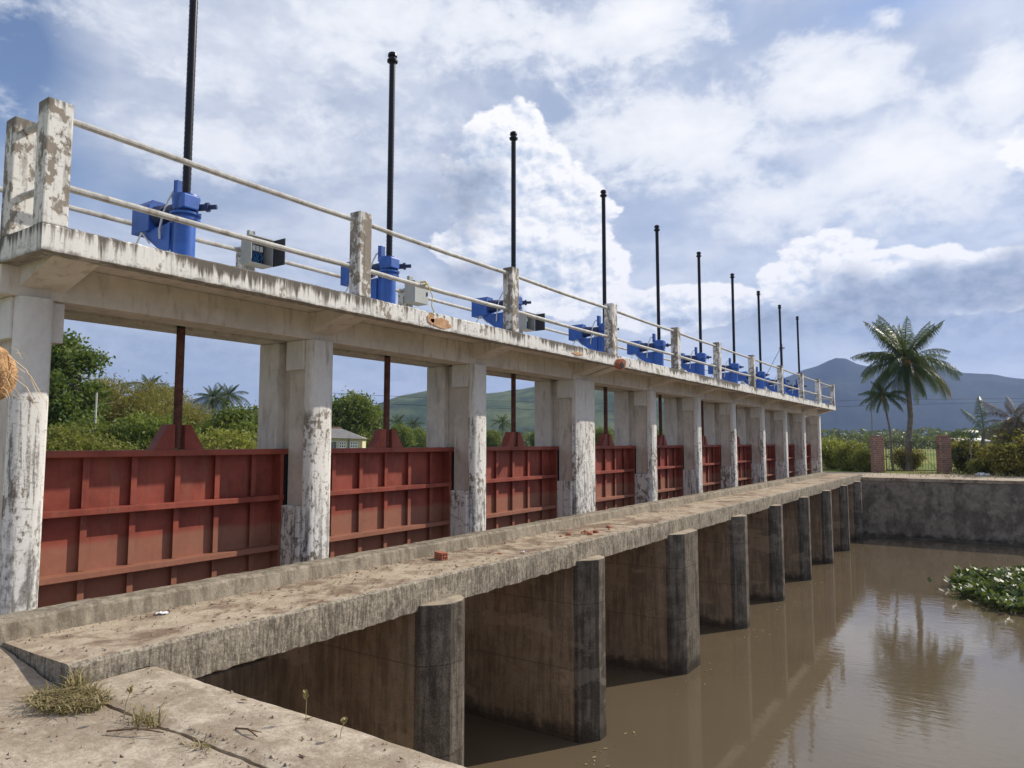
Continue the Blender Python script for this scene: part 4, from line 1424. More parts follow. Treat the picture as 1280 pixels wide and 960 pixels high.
def add_frond(t, top, kind, az, s, mat, label=None, roll=0.0):
    key = (kind, mat)
    if key not in frond_data:
        o = fast_mesh('frond', FR[kind], 4, M[mat], t); frond_data[key] = o.data
    else:
        o = bpy.data.objects.new('frond', frond_data[key]); C.objects.link(o); o.parent = t
    o.location = top; o.rotation_euler = (roll, 0, az); o.scale = (s, s, s)
    if label: o['label'] = label
    return o


azR = math.atan2(RT.y, RT.x)     # bearing of picture-right in plan


def coco_palm(px, dist, py_crown, label, lean_px=0, s=1.0, spec=None, r0=0.2, base_px=None):
    base = Vector(on_ground(px if base_px is None else base_px, dist))
    top = bearing(px + lean_px, dist, py_crown)
    t = thing('coconut_palm', base, label, 'palm tree', 'coconut palms')
    tl = top - base
    mid = tl * 0.5 + RT * (0.10 * tl.z * 0.3)
    trunk_mesh(t, [(0, 0, -0.1), tl * 0.25 + RT * 0.03, mid * 1.0, tl * 0.8 + RT * 0.04, tl], r0, r0 * 0.62)
    rg = random.Random(int(px))
    if spec is None:
        spec = []
        for i in range(6): spec.append(('up', i * 60 + rg.uniform(-15, 15), 0.95))
        for i in range(7): spec.append(('mid', i * 51 + rg.uniform(-12, 12), 1.0))
        for i in range(7): spec.append(('out', i * 51 + 20 + rg.uniform(-12, 12), 1.0))
        for i in range(7): spec.append(('low', i * 51 + 8 + rg.uniform(-12, 12), 0.95))
        for i in range(4): spec.append(('hang', i * 90 + 30 + rg.uniform(-12, 12), 0.8, ))
    for e in spec:
        kind, a, sc_ = e[0], e[1], e[2]
        mat = e[3] if len(e) > 3 else 'frond'
        lab = e[4] if len(e) > 4 else None
        add_frond(t, tl + Vector((rg.uniform(-.08, .08), rg.uniform(-.08, .08), rg.uniform(-0.15, 0.1))), kind, azR + R(a), sc_ * s, mat, lab, rg.uniform(-0.2, 0.2))
    # fibrous crown heart and nuts
    m = MB().lathe([(r0 * 0.7, -0.5), (r0 * 1.25, -0.2), (r0 * 1.1, 0.15), (0.05, 0.5)], 10, tuple(tl))
    m.build('crown_heart', M['husk'], t, smooth=True)
    return t


main_spec = [('up', 35, 1.0), ('up', 145, 0.95), ('up', 105, 1.3), ('up', 280, 1.1), ('mid', 90, 0.8), ('mid', 145, 0.95), ('mid', 35, 0.85), ('mid', 185, 0.8), ('out', 160, 0.85), ('out', 20, 0.9), ('low', 170, 0.85), ('hang', 0, 0.85), ('hang', 160, 0.9), ('up', 90, 1.60), ('up', 75, 1.34), ('up', 20, 1.28), ('up', 160, 1.34), ('up', 250, 1.28), ('up', 310, 1.15), ('up', 60, 1.47), ('up', 120, 1.47), ('up', 200, 1.41), ('up', 340, 1.22),
             ('mid', 168, 1.1), ('mid', 10, 0.75), ('mid', 60, 0.9), ('mid', 250, 0.9), ('mid', 300, 0.9), ('mid', 200, 1.0), ('mid', 130, 0.9), ('mid', 345, 0.8),
             ('out', 0, 1.15), ('out', 182, 1.0), ('out', 40, 1.0), ('out', 130, 1.0), ('out', 270, 0.9), ('out', 225, 1.0), ('out', 320, 1.0), ('out', 100, 0.9),
             ('low', 188, 1.1), ('low', 350, 1.05), ('low', 30, 1.0), ('low', 150, 1.0), ('low', 230, 0.9), ('low', 290, 0.95), ('low', 325, 1.0), ('low', 205, 1.0), ('low', 10, 0.9), ('low', 260, 0.8),
             ('hang', 200, 0.85), ('hang', 340, 0.9), ('hang', 280, 0.8), ('hang', 250, 0.8), ('hang', 20, 1.05), ('hang', 315, 0.9), ('hang', 225, 0.9), ('hang', 180, 0.8),
             ('low', 352, 1.12, 'frond_dry', 'orange dried frond'), ('hang', 300, 0.6, 'frond_dry', 'orange dried frond')]
coco_palm(1133, 47, 452, 'tallest coconut palm with a full crown and one orange dry frond, before the blue mountain', 0, 0.86, main_spec, 0.19, 1134)
coco_palm(1104, 46, 494, 'short thin stemmed palm with a small yellowish crown under the tall palm', 0, 0.42, None, 0.075, 1115)
def far_palm(px, dist, pyc, s, label):
    base = Vector(on_ground(px, dist)); top = bearing(px, dist, pyc); tl = top - base
    t = thing('coconut_palm', base, label, 'palm tree', 'coconut palms')
    trunk_mesh(t, [(0, 0, -0.1), tl * 0.5 + RT * 0.15, tl], 0.16, 0.1)
    rg = random.Random(int(px)); V = []
    for i in range(30):
        kind = ('up', 'mid', 'low', 'up', 'hang', 'out')[i % 6]
        a = azR + R(i * 137.5 + rg.uniform(-20, 20)); v = FR[kind] * s * rg.uniform(0.75, 1.2)
        c, s_ = math.cos(a), math.sin(a)
        V.append(np.stack([v[:, 0] * c - v[:, 1] * s_, v[:, 0] * s_ + v[:, 1] * c, v[:, 2]], 1) + np.array(tl))
    fast_mesh('crown', np.concatenate(V), 4, M['frond'], t)
    return t


far_palm(187, 60, 484, 0.42, 'small palm poking above the olive trees left of the first lifting rod')
far_palm(266, 52, 497, 0.40, 'dark palm right of the first lifting rod, left one of the twin palms')
far_palm(285, 53, 495, 0.42, 'dark palm nearest the second column, right one of the twin palms')
far_palm(212, 66, 492, 0.36, 'small palm almost behind the first lifting rod')
far_palm(628, 120, 528, 0.60, 'lone far palm in the third opening before the green hill')
far_palm(497, 130, 528, 0.6, 'far palm beside the second lifting rod, before the green hill')
far_palm(516, 135, 531, 0.6, 'far palm between the second rod and the third column')

# collapsed brown palm and young leaning palm at the right edge
t = thing('dead_palm', on_ground(1266, 43), 'brown shaggy dying palm at the right edge of the bank', 'palm tree')
base = Vector(t.location); tl = bearing(1266, 43, 522) - base
trunk_mesh(t, [(0, 0, -0.1), tl * 0.5, tl], 0.24, 0.2)
rg = random.Random(8)
for i in range(44):
    kd = ('hang', 'low', 'hang', 'mid', 'hang', 'up')[i % 6]
    add_frond(t, tl + Vector((rg.uniform(-.25, .25), rg.uniform(-.25, .25), rg.uniform(-0.9, 0.25))), kd, rg.uniform(0, 6.28), rg.uniform(0.28, 0.62), 'frond_grey', None, rg.uniform(-0.7, 0.7))
t = thing('young_palm', on_ground(1222, 45), 'young palm with one arching green frond, left of the brown dying palm', 'palm tree')
base = Vector(t.location); tl = bearing(1230, 45, 540) - base
trunk_mesh(t, [(0, 0, -0.1), tl * 0.5, tl], 0.10, 0.08)
for k, a, s in (('up', 60, 0.95), ('up', 120, 0.6), ('out', 185, 0.85), ('low', 175, 0.8), ('mid', 20, 0.8), ('mid', 330, 0.7), ('low', 350, 0.8)):
    add_frond(t, tl, k, azR + R(a), s, 'frond')

# ------------------------------------------------------------------ far bank: bushes, pillars, gate, fence
BG = 'bushes on the far bank'
bA = make_tree('bush', 1.6, 1.25, 5200, 0.075, 'leaf_yellow', 41, 'yellow green bush left of the left brick pillar, by the end column', 'bush', on_ground(1062, 46), 9, 0.05, BG, narrow=0.4)
bB = make_tree('bush', 1.7, 1.3, 5200, 0.085, 'leaf_olive', 42, 'olive bush right of the right brick pillar', 'bush', on_ground(1208, 45.5), 10, 0.05, BG)
copy_thing(bA, on_ground(1040, 48), 'yellow green bush right behind the end column', 2.0, 1.1)
copy_thing(bA, on_ground(1080, 44.6), 'low yellow green bush touching the left brick pillar', 4.0, 0.75)
copy_thing(bB, on_ground(1134, 47.5), 'leafy olive bush at the foot of the tall palm, behind the wire gate', 1.0, 0.72)
copy_thing(bB, on_ground(1236, 44.2), 'dense olive bush under the young palm', 3.0, 0.8)
copy_thing(bB, on_ground(1262, 41.6), 'olive bush at the foot of the brown dying palm', 5.0, 0.9)
copy_thing(bA, on_ground(1222, 42.2), 'low yellowish bush in front of the dense olive bush', 5.5, 0.5)
copy_thing(bB, on_ground(1288, 42.5), 'olive bush cut by the right edge of the view', 0.7, 1.2)
V = blades(1500, 1.0, 0.28, 1.0, 77, 0.012, 1.0)
Vn = np.array(V); 
for i in range(0, len(Vn), 8):
    pass
rg = np.random.default_rng(12)
off = np.repeat(np.stack([rg.uniform(-4.6, 9, 1500), rg.uniform(37.4, 43.6, 1500), np.zeros(1500)], 1), 8, 0)
keep = np.repeat(np.array([(nz(o[0] * 0.8, o[1] * 0.8, 3) > 0.12) or o[1] > 42.5 for o in off[::8]]), 8)
o = fast_mesh('bank_grass', (Vn + off)[keep], 4, M['tuft'])
o.location = (0, 0, ZA + 0.0)
tag(o, 'patchy grass along the edge of the far bank path', 'grass', kind='stuff')

pil0 = None
for px, lab in ((1096, 'left brick gate pillar at the far bank, beside the yellow green bushes'), (1179, 'right brick gate pillar at the far bank, beside the tall palm')):
    loc = bearing(px, 43.6); loc = (loc.x, loc.y, ZA)
    if pil0 is None:
        pil0 = thing('brick_pillar', loc, lab, 'gate pillar', 'brick gate pillars on the far bank', azR)
        MB().box(-0.25, 0.25, -0.25, 0.25, -0.02, 1.9).build('shaft', M['brickwork'], pil0, bevel=0.01)
        MB().box(-0.22, 0.18, -0.2, 0.2, 1.9, 1.97).build('broken_top', M['brickwork'], pil0, bevel=0.03)
    else:
        copy_thing(pil0, loc, lab)
pa = bearing(1107, 43.7); pb = bearing(1170, 43.7)
t = thing('wire_gate', (pa.x, pa.y, ZA), 'rusty thin barred gate hung between the two brick pillars', 'gate', None, math.atan2(pb.y - pa.y, pb.x - pa.x))
Lg = math.hypot(pb.x - pa.x, pb.y - pa.y)
f_ = MB()
for z in (0.12, 1.62): f_.tube([(0, 0, z), (Lg, 0, z)], 0.022, 6)
for x in (0, Lg / 2 - 0.04, Lg / 2 + 0.04, Lg): f_.tube([(x, 0, 0.05), (x, 0, 1.66)], 0.024, 6)
f_.build('gate_frame', M['iron'], t)
f_ = MB()
n = 18
for i in range(1, n):
    x = Lg * i / n; f_.tube([(x, 0, 0.12), (x, 0, 1.62)], 0.008, 5)
f_.tube([(0, 0.02, 0.12), (Lg / 2, 0.02, 1.62)], 0.012, 5); f_.tube([(Lg, 0.02, 0.12), (Lg / 2, 0.02, 1.62)], 0.012, 5)
f_.build('gate_bars', M['iron'], t)
pa = bearing(1188, 43.7); pb = bearing(1330, 40.0)
t = thing('wire_fence', (pa.x, pa.y, ZA), 'wire fence on thin posts running right from the right brick pillar', 'fence', None, math.atan2(pb.y - pa.y, pb.x - pa.x))
Lf = math.hypot(pb.x - pa.x, pb.y - pa.y)
for i in range(1, 6):
    MB().tube([(Lf * i / 5, 0, -0.05), (Lf * i / 5 + 0.03 * nz(i), 0, 1.7)], 0.035, 7).build('post', M['polegrey'], t, smooth=True)
f_ = MB()
for z in (0.4, 0.85, 1.25, 1.62):
    f_.tube([(Lf * i / 12, 0, z - 0.02 * math.sin(math.pi * (i % 2.4) / 2.4)) for i in range(13)], 0.008, 5)
f_.build('strand', M['wire'], t)
# pale rubble heap near the pillar
for i, (px, d, r) in enumerate(((1225, 41.4, 0.16), (1232, 41.3, 0.12), (1219, 41.6, 0.1))):
    p = bearing(px, d)
    tag(chunk('rubble_lump', (p.x, p.y, ZA), r, M['litter'], 90 + i), ('larger', 'middle sized', 'smallest')[i] + ' pale rubble lump on the far bank path before the bushes', 'rubble')

# ------------------------------------------------------------------ far tree belt and field line (beyond counting)
rg = np.random.default_rng(99)
V = []
for band, (d0, n, hmin, hmax, sz) in enumerate(((210, 34000, 2.0, 5.0, 0.42), (330, 16000, 4, 9.0, 0.8))):
    ang = rg.uniform(-1.45, 0.75, n)          # bearing from +Y towards +X
    hn = np.array([0.5 + 0.5 * nz(a * 38, band) + 0.3 * nz(a * 130, band + 3) for a in ang])
    hh = hmin + (hmax - hmin) * np.clip(hn, 0, 1)
    d = d0 + rg.uniform(-12, 12, n)
    z = ZG + hh * (1 - rg.random(n) ** 1.5) 
    c = np.stack([d * np.sin(ang), d * np.cos(ang), z], 1)
    ax = rg.normal(size=(n, 3)); ax /= np.linalg.norm(ax, axis=1)[:, None]
    sd = np.cross(ax, rg.normal(size=(n, 3))); sd /= np.linalg.norm(sd, axis=1)[:, None]
    s = (sz * (0.6 + rg.random(n)))[:, None]
    V.append(np.stack([c - ax * s, c + sd * s * .7, c + ax * s, c - sd * s * .7], 1).reshape(-1, 3))
tag(fast_mesh('treeline', np.concatenate(V), 4, M['leaf_far']), 'far belt of hazy green trees along the foot of the hills', 'treeline', kind='stuff')

# white shed roof far behind the bushes
p = bearing(1206, 120)
t = thing('shed', (p.x, p.y, ZG), 'long low shed with a white roof beyond the field, right of the right pillar', 'shed', None, azR)
MB().box(-2.2, 2.2, -2, 2, 0, 1.75).build('wall', M['houswall'], t)
MB().extr([(-2.4, -2.3, 1.76), (2.4, -2.3, 1.76), (2.4, 0, 2.2), (-2.4, 0, 2.2)], (0, 0, 0.06)).build('roof', M['housewhite'], t)
MB().extr([(-2.4, 2.3, 1.76), (-2.4, 0.004, 2.2), (2.4, 0.004, 2.2), (2.4, 2.3, 1.76)], (0, 0, 0.06)).build('roof', M['housewhite'], t)

# ------------------------------------------------------------------ cream house behind the second opening
p = bearing(432, 60)
hz = azR + R(8)
t = thing('house', (p.x, p.y, ZG), 'cream house with a grey hipped roof seen through the second opening', 'house', None, hz)
W2, D2, E2 = 2.0, 2.4, hgt(440, 58, 546)
MB().box(-3.4, 1.35, 0, 4.5, 0, E2).build('wall', M['houswall'], t)
rt = hgt(410, 60, 534)
rf = MB()
e = 0.25
A = [(-3.4 - e, -e, E2 + 0.002), (1.35 + e, -e, E2 - 0.12), (1.35 + e, 4.5 + e, E2 - 0.12), (-3.4 - e, 4.5 + e, E2 + 0.002)]
RA, RB = (-2.2, 2.2, rt), (-0.65, 2.2, rt)
rf.add(A + [RA, RB], [(0, 1, 5, 4), (1, 2, 5), (2, 3, 4, 5), (3, 0, 4), (3, 2, 1, 0)])
rfo = rf.build('roof', M['houseroof'], t)
MB().tube([(RA[0], RA[1], rt + 0.02), (RB[0], RB[1], rt + 0.02)], 0.07, 8).build('ridge_tiles', M['ridge'], rfo)
wn = MB().box(-1.5, -0.65, -0.05, -0.004, 0.9, E2 - 0.3).build('window', M['housewhite'], t)
MB().box(-1.42, -0.73, -0.06, -0.052, 0.95, E2 - 0.36).build('pane', M['windark'], wn)
gb = MB()
for i in range(7): gb.box(-1.42 + 0.115 * i, -1.40 + 0.115 * i, -0.075, -0.062, 0.95, E2 - 0.36)
gb.build('grille', M['housewhite'], wn)
for x in (-0.55, 0.35):
    pn = MB().box(x, x + 0.65, -0.10, -0.055, 0.4, E2 - 0.35).build('vent_block_panel', M['housewhite'], t)
    hl = MB()
    for i in range(3):
        for j in range(4):
            hl.box(x + 0.10 + i * 0.18, x + 0.19 + i * 0.18, -0.108, -0.102, E2 - 0.55 - j * 0.24, E2 - 0.42 - j * 0.24)
    hl.build('opening', M['windark'], pn)  # dark boxes on a solid panel, painting the shade inside vent holes
MB().tube([(0.25, -0.12, 0), (0.25, -0.12, E2 - 0.1)], 0.05, 8).build('downpipe', M['polegrey'], t)

# ------------------------------------------------------------------ poles and wires
def pole(px, dist, py, label, mat, r=0.08, cross=None):
    b_ = Vector(on_ground(px, dist)); h = hgt(px, dist, py)
    t = thing('utility_pole', b_, label, 'pole', 'utility poles')
    MB().tube([(0, 0, -0.1), (0, 0, h)], [r, r * 0.75], 9).build('shaft', M[mat], t, smooth=True)
    if cross:
        MB().box(-cross, cross, -0.05, 0.05, h - 0.35, h - 0.25).build('crossarm', M[mat], t).rotation_euler = (0, 0, azR)
    return b_ + Vector((0, 0, h))


t1 = pole(118, 42, 490, 'thin white pole standing among the reeds behind the first gate', 'polewhite', 0.06)
t2 = pole(981, 62, 430, 'dark pole with a stay wire rising behind the far hoists', 'polegrey', 0.07, 0.22)
t3 = pole(1091, 110, 497, 'slim far pole left of the thin stemmed palm', 'polegrey', 0.10, 0.5)
t4 = pole(335, 70, 470, 'pole hidden by the back of the second column', 'polegrey', 0.08, 0.5)
st = MB().tube([t2 + Vector((0, 0, -0.1)), Vector(on_ground(900, 60))], 0.02, 5)
tag(st.build('stay_wire', M['wire']), 'thin stay wire slanting down left from the dark pole', 'wire')
for dz, lab in ((-0.05, 'upper line wire crossing behind the openings of the dam'), (-0.85, 'lower line wire crossing behind the openings of the dam')):
    m = MB()
    a, b_ = t4 + Vector((0, 0, dz - 1.2)), t3 + Vector((0, 0, dz - 0.2))
    pts = [a.lerp(b_, i / 24) + Vector((0, 0, -1.0 * math.sin(math.pi * i / 24))) for i in range(25)]
    m.tube(pts, 0.018, 5)
    c_ = bearing(1500, 140, 488)
    m.tube([b_, b_.lerp(c_, 0.5) + Vector((0, 0, -0.5)), c_], 0.02, 5)
    tag(m.build('power_line', M['wire']), lab, 'wire')


# ------------------------------------------------------------------ hills
def hills(name, ridge, dist, depth, mat, seed, label, base=-6):
    """ridge: list of (bearing deg, top height). A real ridge with spurs running toward the viewer."""
    az0, az1 = ridge[0][0], ridge[-1][0]
    na, nd = 260, 42
    A_ = np.linspace(az0, az1, na)
    H_ = np.interp(A_, [r[0] for r in ridge], [r[1] for r in ridge])
    vs = []
    for j in range(nd):
        k = j / (nd - 1)
        for i in range(na):
            d = dist + depth * (k - 0.55)
            a = R(A_[i])
            x, y = d * math.sin(a), d * math.cos(a)
            cross = (k / 0.55) if k < 0.55 else (1 - (k - 0.55) / 0.45)
            s = math.sin(cross * math.pi / 2) ** 1.15
            q = depth * 0.28
            spur = mnoise.fractal((x / q, y / q, seed), 0.9, 2.1, 6)
            sp = 1 + 0.55 * spur * (1 - s) + 0.04 * spur
            vs.append((x, y, base + (H_[i] - base) * s * sp + 0.02 * H_[i] * mnoise.noise((x / q * 6, y / q * 6, seed))))
    fs = [(j * na + i, j * na + i + 1, (j + 1) * na + i + 1, (j + 1) * na + i) for j in range(nd - 1) for i in range(na - 1)]
    o = MB().add(vs, fs).build(name, M[mat], smooth=True, angle=180)
    return structure(o, label, 'hill')


def ridge_from(pts, dist):
    out = []
    for px, py in pts:
        b_ = bearing(px, dist, py)
        out.append((math.degrees(math.atan2(b_.x, b_.y)), b_.z))
    return out


RG1 = ridge_from([(400, 548), (440, 528), (474, 506), (500, 497), (536, 489), (570, 491), (606, 491), (640, 487), (667, 483), (700, 476), (745, 480), (790, 487), (830, 494), (870, 503), (920, 520), (980, 540), (1030, 551)], 1100)
hills('green_hill', RG1, 1100, 620, 'hill', 3.3, 'green wooded hill seen through the openings of the dam')
RG2 = ridge_from([(760, 540), (800, 520), (850, 508), (900, 498), (940, 488), (966, 477), (1003, 465), (1022, 459), (1045, 451), (1058, 452), (1072, 458), (1097, 463), (1130, 461), (1160, 458), (1190, 464), (1205, 469), (1240, 470), (1262, 473), (1290, 474), (1340, 480), (1420, 495), (1560, 520), (1800, 545)], 2300)
hills('mountain', RG2, 2300, 1300, 'mount', 8.1, 'long blue hazy mountain range behind the coconut palm')
RG3 = ridge_from([(-200, 540), (-60, 520), (80, 516), (180, 512), (232, 502), (252, 497), (270, 500), (300, 510), (350, 518), (420, 526), (500, 545)], 2500)
hills('hill_range', RG3, 2500, 1000, 'mount', 5.7, 'small far blue hill between the trees of the first opening')

# ------------------------------------------------------------------ haze
hb = MB().box(-4300, 4300, -4300, 4300, -6.6, 330)
o = hb.build('haze', M['seal'])
hm = bpy.data.materials.new('haze air'); hm.use_nodes = True
t = NT(hm.node_tree)
vol = t.n('ShaderNodeVolumePrincipled')
vol.inputs['Color'].default_value = (0.40, 0.56, 1.0, 1)
vol.inputs['Density'].default_value = 0.00020
vol.inputs['Anisotropy'].default_value = 0.2
oo = t.n('ShaderNodeOutputMaterial')
t.t.links.new(vol.outputs[0], oo.inputs['Volume'])
o.data.materials.clear(); o.data.materials.append(hm)
tag(o, 'pale blue haze filling the air', 'haze', kind='stuff')

# ------------------------------------------------------------------ sky and light
SUN_AZ, SUN_EL = 32.0, 38.0
world = bpy.data.worlds.new('World'); S.world = world
world.use_nodes = True
t = NT(world.node_tree)
sky = t.n('ShaderNodeTexSky', sky_type='NISHITA')
sky.sun_disc = False
sky.sun_elevation = R(SUN_EL); sky.sun_rotation = R(SUN_AZ)
sky.altitude = 20; sky.air_density = 1.0; sky.dust_density = 0.6; sky.ozone_density = 2.0
gen = t.n('ShaderNodeTexCoord').outputs['Generated']
d = t.xyz(gen)
RAD = 180 / math.pi
az = t.m('MULTIPLY', t.m('ARCTAN2', d[0], d[1]), RAD)
el = t.m('MULTIPLY', t.m('ARCSINE', d[2]), RAD)
AE = t.comb(az, el, 0)


def blobs(lst):
    """union of soft ellipses given as (px, py, rx_px, ry_px, gain): 1 in the middle, 0 at the rim, negative outside"""
    cur = None
    for px, py, rx, ry, gn in lst:
        a0, e0 = azel(px, py)
        ra = abs(azel(px + rx, py)[0] - azel(px - rx, py)[0]) / 2; re = abs(azel(px, py + ry)[1] - azel(px, py - ry)[1]) / 2
        v_ = t.v('MULTIPLY_ADD', AE, (1 / ra, 1 / re, 0), (-a0 / ra, -e0 / re, 0))
        q_ = t.m('MULTIPLY_ADD', t.v('LENGTH', v_), -gn, gn)
        cur = q_ if cur is None else t.m('SMOOTH_MAX', cur, q_, 0.15)
    return cur


CS = t.v('MULTIPLY', AE, (0.10, 0.145, 0))                     # cloud space
# 1. high thin sheet
zz = t.m('ADD', d[2], 0.16)
PL = t.comb(t.m('DIVIDE', d[0], zz), t.m('DIVIDE', d[1], zz), 0)
sh1 = t.noise(t.v('MULTIPLY', PL, (1.0, 0.75, 1)), 1.5, 9, 0.58, 0.55)
sh2 = t.noise(PL, 5.5, 8, 0.62, 0.3)
blue_gap = blobs([(-10, 60, 170, 190, 1.3), (60, 215, 110, 60, 0.7), (1110, 0, 200, 55, 0.75), (905, 20, 70, 50, 0.45), (230, 480, 260, 50, 0.3), (170, 250, 90, 45, 0.4)])
veil_a = t.m('ADD', t.m('SUBTRACT', 0.80, t.m('MULTIPLY', t.m('MAXIMUM', blue_gap, 0.0), 1.1)), t.m('MULTIPLY', t.m('SUBTRACT', sh1, 0.5), 1.1), clamp=True)
veil_c = t.mix(t.step(t.m('ADD', t.m('MULTIPLY', sh1, 0.6), t.m('MULTIPLY', sh2, 0.4)), 0.40, 0.62), (4.7, 5.3, 6.6), (7.2, 7.6, 8.5))
nb = t.noise(t.v('MULTIPLY', AE, (0.085, 0.15, 0)), 1.35, 11, 0.60, 0.35)
nb2 = t.noise(t.v('MULTIPLY', AE, (0.10, 0.16, 0)), 5.0, 8, 0.62, 0.2)
brz = blobs([(800, 20, 90, 70, 0.8), (850, 170, 190, 80, 0.9), (700, 60, 170, 80, 0.5), (1030, 110, 170, 70, 0.75), (1150, 200, 190, 90, 0.9), (1260, 110, 70, 90, 0.8), (1114, 22, 30, 16, 0.35), (560, 40, 220, 70, 0.45), (330, 70, 260, 60, 0.35), (220, 175, 150, 45, 0.35), (1020, 240, 160, 60, 0.5), (450, 160, 120, 60, 0.25)])
bl = t.m('ADD', t.m('MAXIMUM', brz, -0.5), t.m('ADD', t.m('MULTIPLY', t.m('SUBTRACT', nb, 0.5), 2.1), t.m('MULTIPLY', t.m('SUBTRACT', nb2, 0.5), 0.9)))
sheet_a = t.m('MULTIPLY', t.step(bl, -0.10, 0.42), 0.95)
sheet_c = t.mix(t.step(bl, 0.2, 1.0), (8.3, 8.6, 9.2), (10.0, 10.0, 10.0))
# 2. cumulus
n1 = t.noise(CS, 2.2, 10, 0.56, 0.0)
n2 = t.noise(CS, 7.5, 8, 0.60, 0.0)
body = blobs([(636, 160, 46, 36, 0.9), (660, 215, 46, 56, 1.0), (690, 275, 70, 62, 1.0), (712, 340, 78, 56, 1.0), (585, 308, 46, 20, 0.7), (655, 318, 80, 44, 1.0), (625, 235, 60, 70, 0.6),
              (835, 388, 86, 30, 0.9), (905, 378, 46, 26, 0.8), (1035, 328, 66, 40, 1.0), (1120, 350, 130, 40, 1.0), (1230, 352, 120, 38, 1.0), (1000, 352, 56, 34, 0.9), (1290, 182, 46, 24, 0.30)])
wob = t.comb(t.m('SUBTRACT', n2, 0.5), t.m('SUBTRACT', t.noise(CS, 9.0, 4, 0.6), 0.5), 0)


def puffs(shift):
    q0 = t.v('ADD', t.v('MULTIPLY_ADD', wob, (0.10, 0.10, 0), CS), shift)
    vo = t.n('ShaderNodeTexVoronoi', feature='F1')
    t.put(vo.inputs['Vector'], q0)
    vo.inputs['Scale'].default_value = 4.2
    vo.inputs['Detail'].default_value = 3.0
    vo.inputs['Roughness'].default_value = 0.52
    vo.inputs['Lacunarity'].default_value = 2.1
    vo.normalize = True
    return t.m('SUBTRACT', 0.42, vo.outputs['Distance'])


pf = puffs((0, 0, 0)); pf2 = puffs((0.030, 0.045, 0))
dn = t.m('ADD', body, t.m('ADD', t.m('MULTIPLY', t.m('SUBTRACT', n1, 0.5), 0.75), t.m('MULTIPLY', pf, 0.95)))
cum_a = t.step(dn, 0.0, 0.15)
CS2 = t.v('ADD', CS, (0.055, 0.075, 0))
n1b = t.noise(CS2, 2.2, 8, 0.56, 0.0)
lit = t.m('ADD', t.m('MULTIPLY', t.m('SUBTRACT', n1, n1b), 2.4), t.m('MULTIPLY', t.m('SUBTRACT', pf, pf2), 1.7))
core = t.step(dn, 0.1, 0.75)
dark_zone = t.m('MAXIMUM', blobs([(1130, 372, 200, 40, 1.5), (1240, 350, 130, 40, 1.2), (585, 235, 75, 90, 1.0), (610, 335, 90, 36, 0.7), (690, 330, 90, 50, 0.4), (960, 392, 90, 26, 0.9), (850, 400, 80, 22, 0.5)]), 0.0)
lit = t.m('SUBTRACT', t.m('ADD', 0.93, lit), t.m('ADD', t.m('MULTIPLY', core, 0.16), t.m('MULTIPLY', dark_zone, 0.75)), clamp=True)
cr = t.n('ShaderNodeValToRGB')
e = cr.color_ramp.elements
e[0].position = 0.0; e[0].color = (0.29, 0.37, 0.51, 1)
e[1].position = 0.9; e[1].color = (1.0, 1.0, 1.0, 1)
k = e.new(0.45); k.color = (0.58, 0.66, 0.79, 1)
t.put(cr.inputs[0], lit)
cum_c = t.v('MULTIPLY', cr.outputs[0], (10.3, 10.2, 10.2))
# 3. grey stratus band low on the right and over the hills
band = t.m('ADD', blobs([(1180, 395, 260, 55, 0.9), (1010, 400, 170, 40, 0.7), (1240, 440, 220, 26, 0.35), (230, 440, 420, 60, 0.38), (560, 470, 300, 40, 0.35)]), t.m('MULTIPLY', t.m('SUBTRACT', sh2, 0.5), 0.9))
band_a = t.m('MULTIPLY', t.step(band, -0.05, 0.5), 0.80)
band_c = t.mix(t.step(n2, 0.35, 0.65), (3.1, 3.9, 5.4), (4.3, 5.1, 6.6))
skyc = t.v('MULTIPLY', sky.outputs[0], (1.25, 1.22, 1.26))
low = t.step(el, 12.0, 0.0)
c = t.mix(t.m('MULTIPLY', low, 0.45), skyc, (4.2, 5.2, 7.0))
c = t.mix(veil_a, c, veil_c)
c = t.mix(sheet_a, c, sheet_c)
c = t.mix(band_a, c, band_c)
c = t.mix(cum_a, c, cum_c)
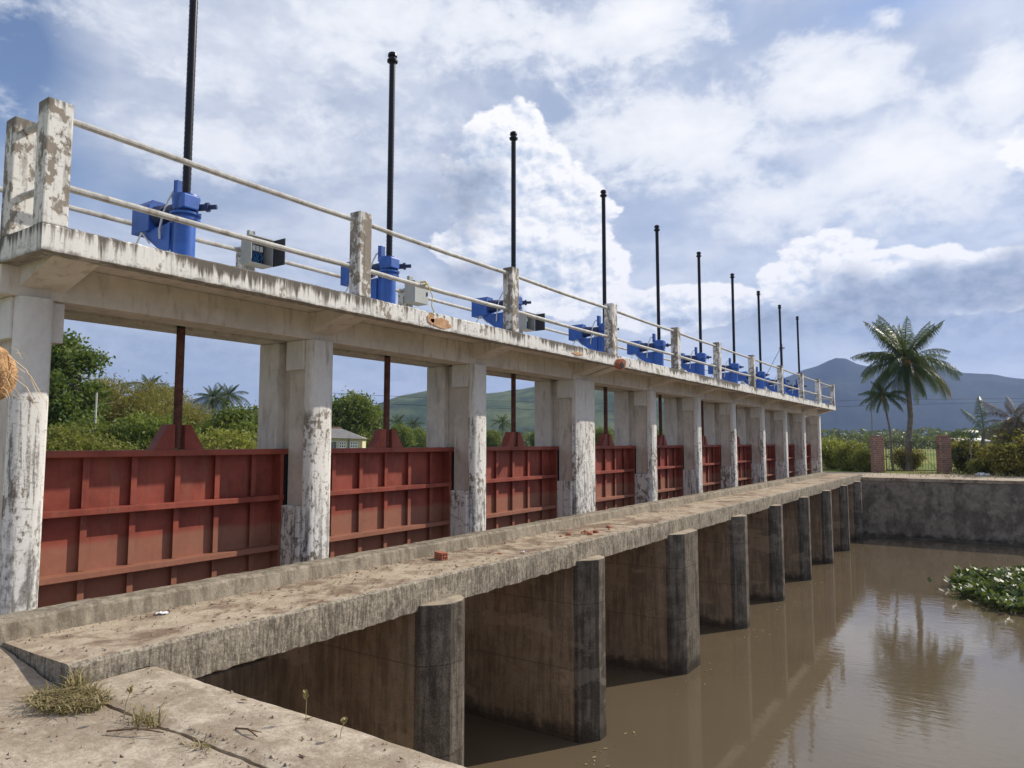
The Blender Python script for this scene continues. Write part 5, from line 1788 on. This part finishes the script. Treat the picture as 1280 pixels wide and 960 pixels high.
base = t.m('ADD', blobs([(1110, 380, 170, 34, 0.8), (1235, 362, 130, 40, 0.9), (960, 398, 80, 18, 0.5), (1275, 330, 50, 40, 0.5), (1060, 352, 60, 26, 0.35), (1160, 345, 60, 22, 0.5), (590, 240, 60, 70, 0.42), (600, 345, 70, 22, 0.45)]), t.m('ADD', t.m('MULTIPLY', t.m('SUBTRACT', n1, 0.5), 0.9), t.m('MULTIPLY', pf, 0.5)))
base_c = t.mix(t.step(n2, 0.32, 0.68), (2.9, 3.45, 4.6), (4.5, 5.0, 6.1))
c = t.mix(t.m('MULTIPLY', t.step(base, 0.0, 0.62), 0.9), c, base_c)
bg = t.n('ShaderNodeBackground')
t.put(bg.inputs['Color'], c)
bg.inputs['Strength'].default_value = 0.085
ow = t.n('ShaderNodeOutputWorld')
t.t.links.new(bg.outputs[0], ow.inputs['Surface'])
world.cycles.sampling_method = 'MANUAL'
world.cycles.sample_map_resolution = 1024

sl = bpy.data.lights.new('Sun', 'SUN')
sl.energy = 4.2; sl.angle = R(0.53); sl.color = (1.0, 0.925, 0.81)
so = bpy.data.objects.new('Sun', sl); C.objects.link(so)
sd = Vector((math.sin(R(SUN_AZ)) * math.cos(R(SUN_EL)), math.cos(R(SUN_AZ)) * math.cos(R(SUN_EL)), math.sin(R(SUN_EL))))
so.rotation_euler = sd.to_track_quat('Z', 'Y').to_euler()
so.location = (10, 10, 30)

# ------------------------------------------------------------------ camera and render settings
cam = bpy.data.cameras.new('Camera')
cam.sensor_width = 36; cam.lens = F / 1280 * 36
cam.clip_start = 0.05; cam.clip_end = 20000
co = bpy.data.objects.new('Camera', cam); C.objects.link(co)
co.location = (0, 0, 0)
co.rotation_euler = (math.pi / 2 + PIT, 0, YAW)
S.camera = co
S.render.resolution_x, S.render.resolution_y = 1024, 768
S.view_settings.view_transform = 'Standard'
S.view_settings.look = 'None'
S.view_settings.exposure = 0.3
S.view_settings.gamma = 1.0
S.view_settings.use_curve_mapping = False
S.cycles.max_bounces = 6
S.cycles.diffuse_bounces = 3
S.cycles.glossy_bounces = 3
S.cycles.transmission_bounces = 3
S.cycles.volume_bounces = 0
S.cycles.use_denoising = True
S.cycles.caustics_reflective = False
S.cycles.caustics_refractive = False
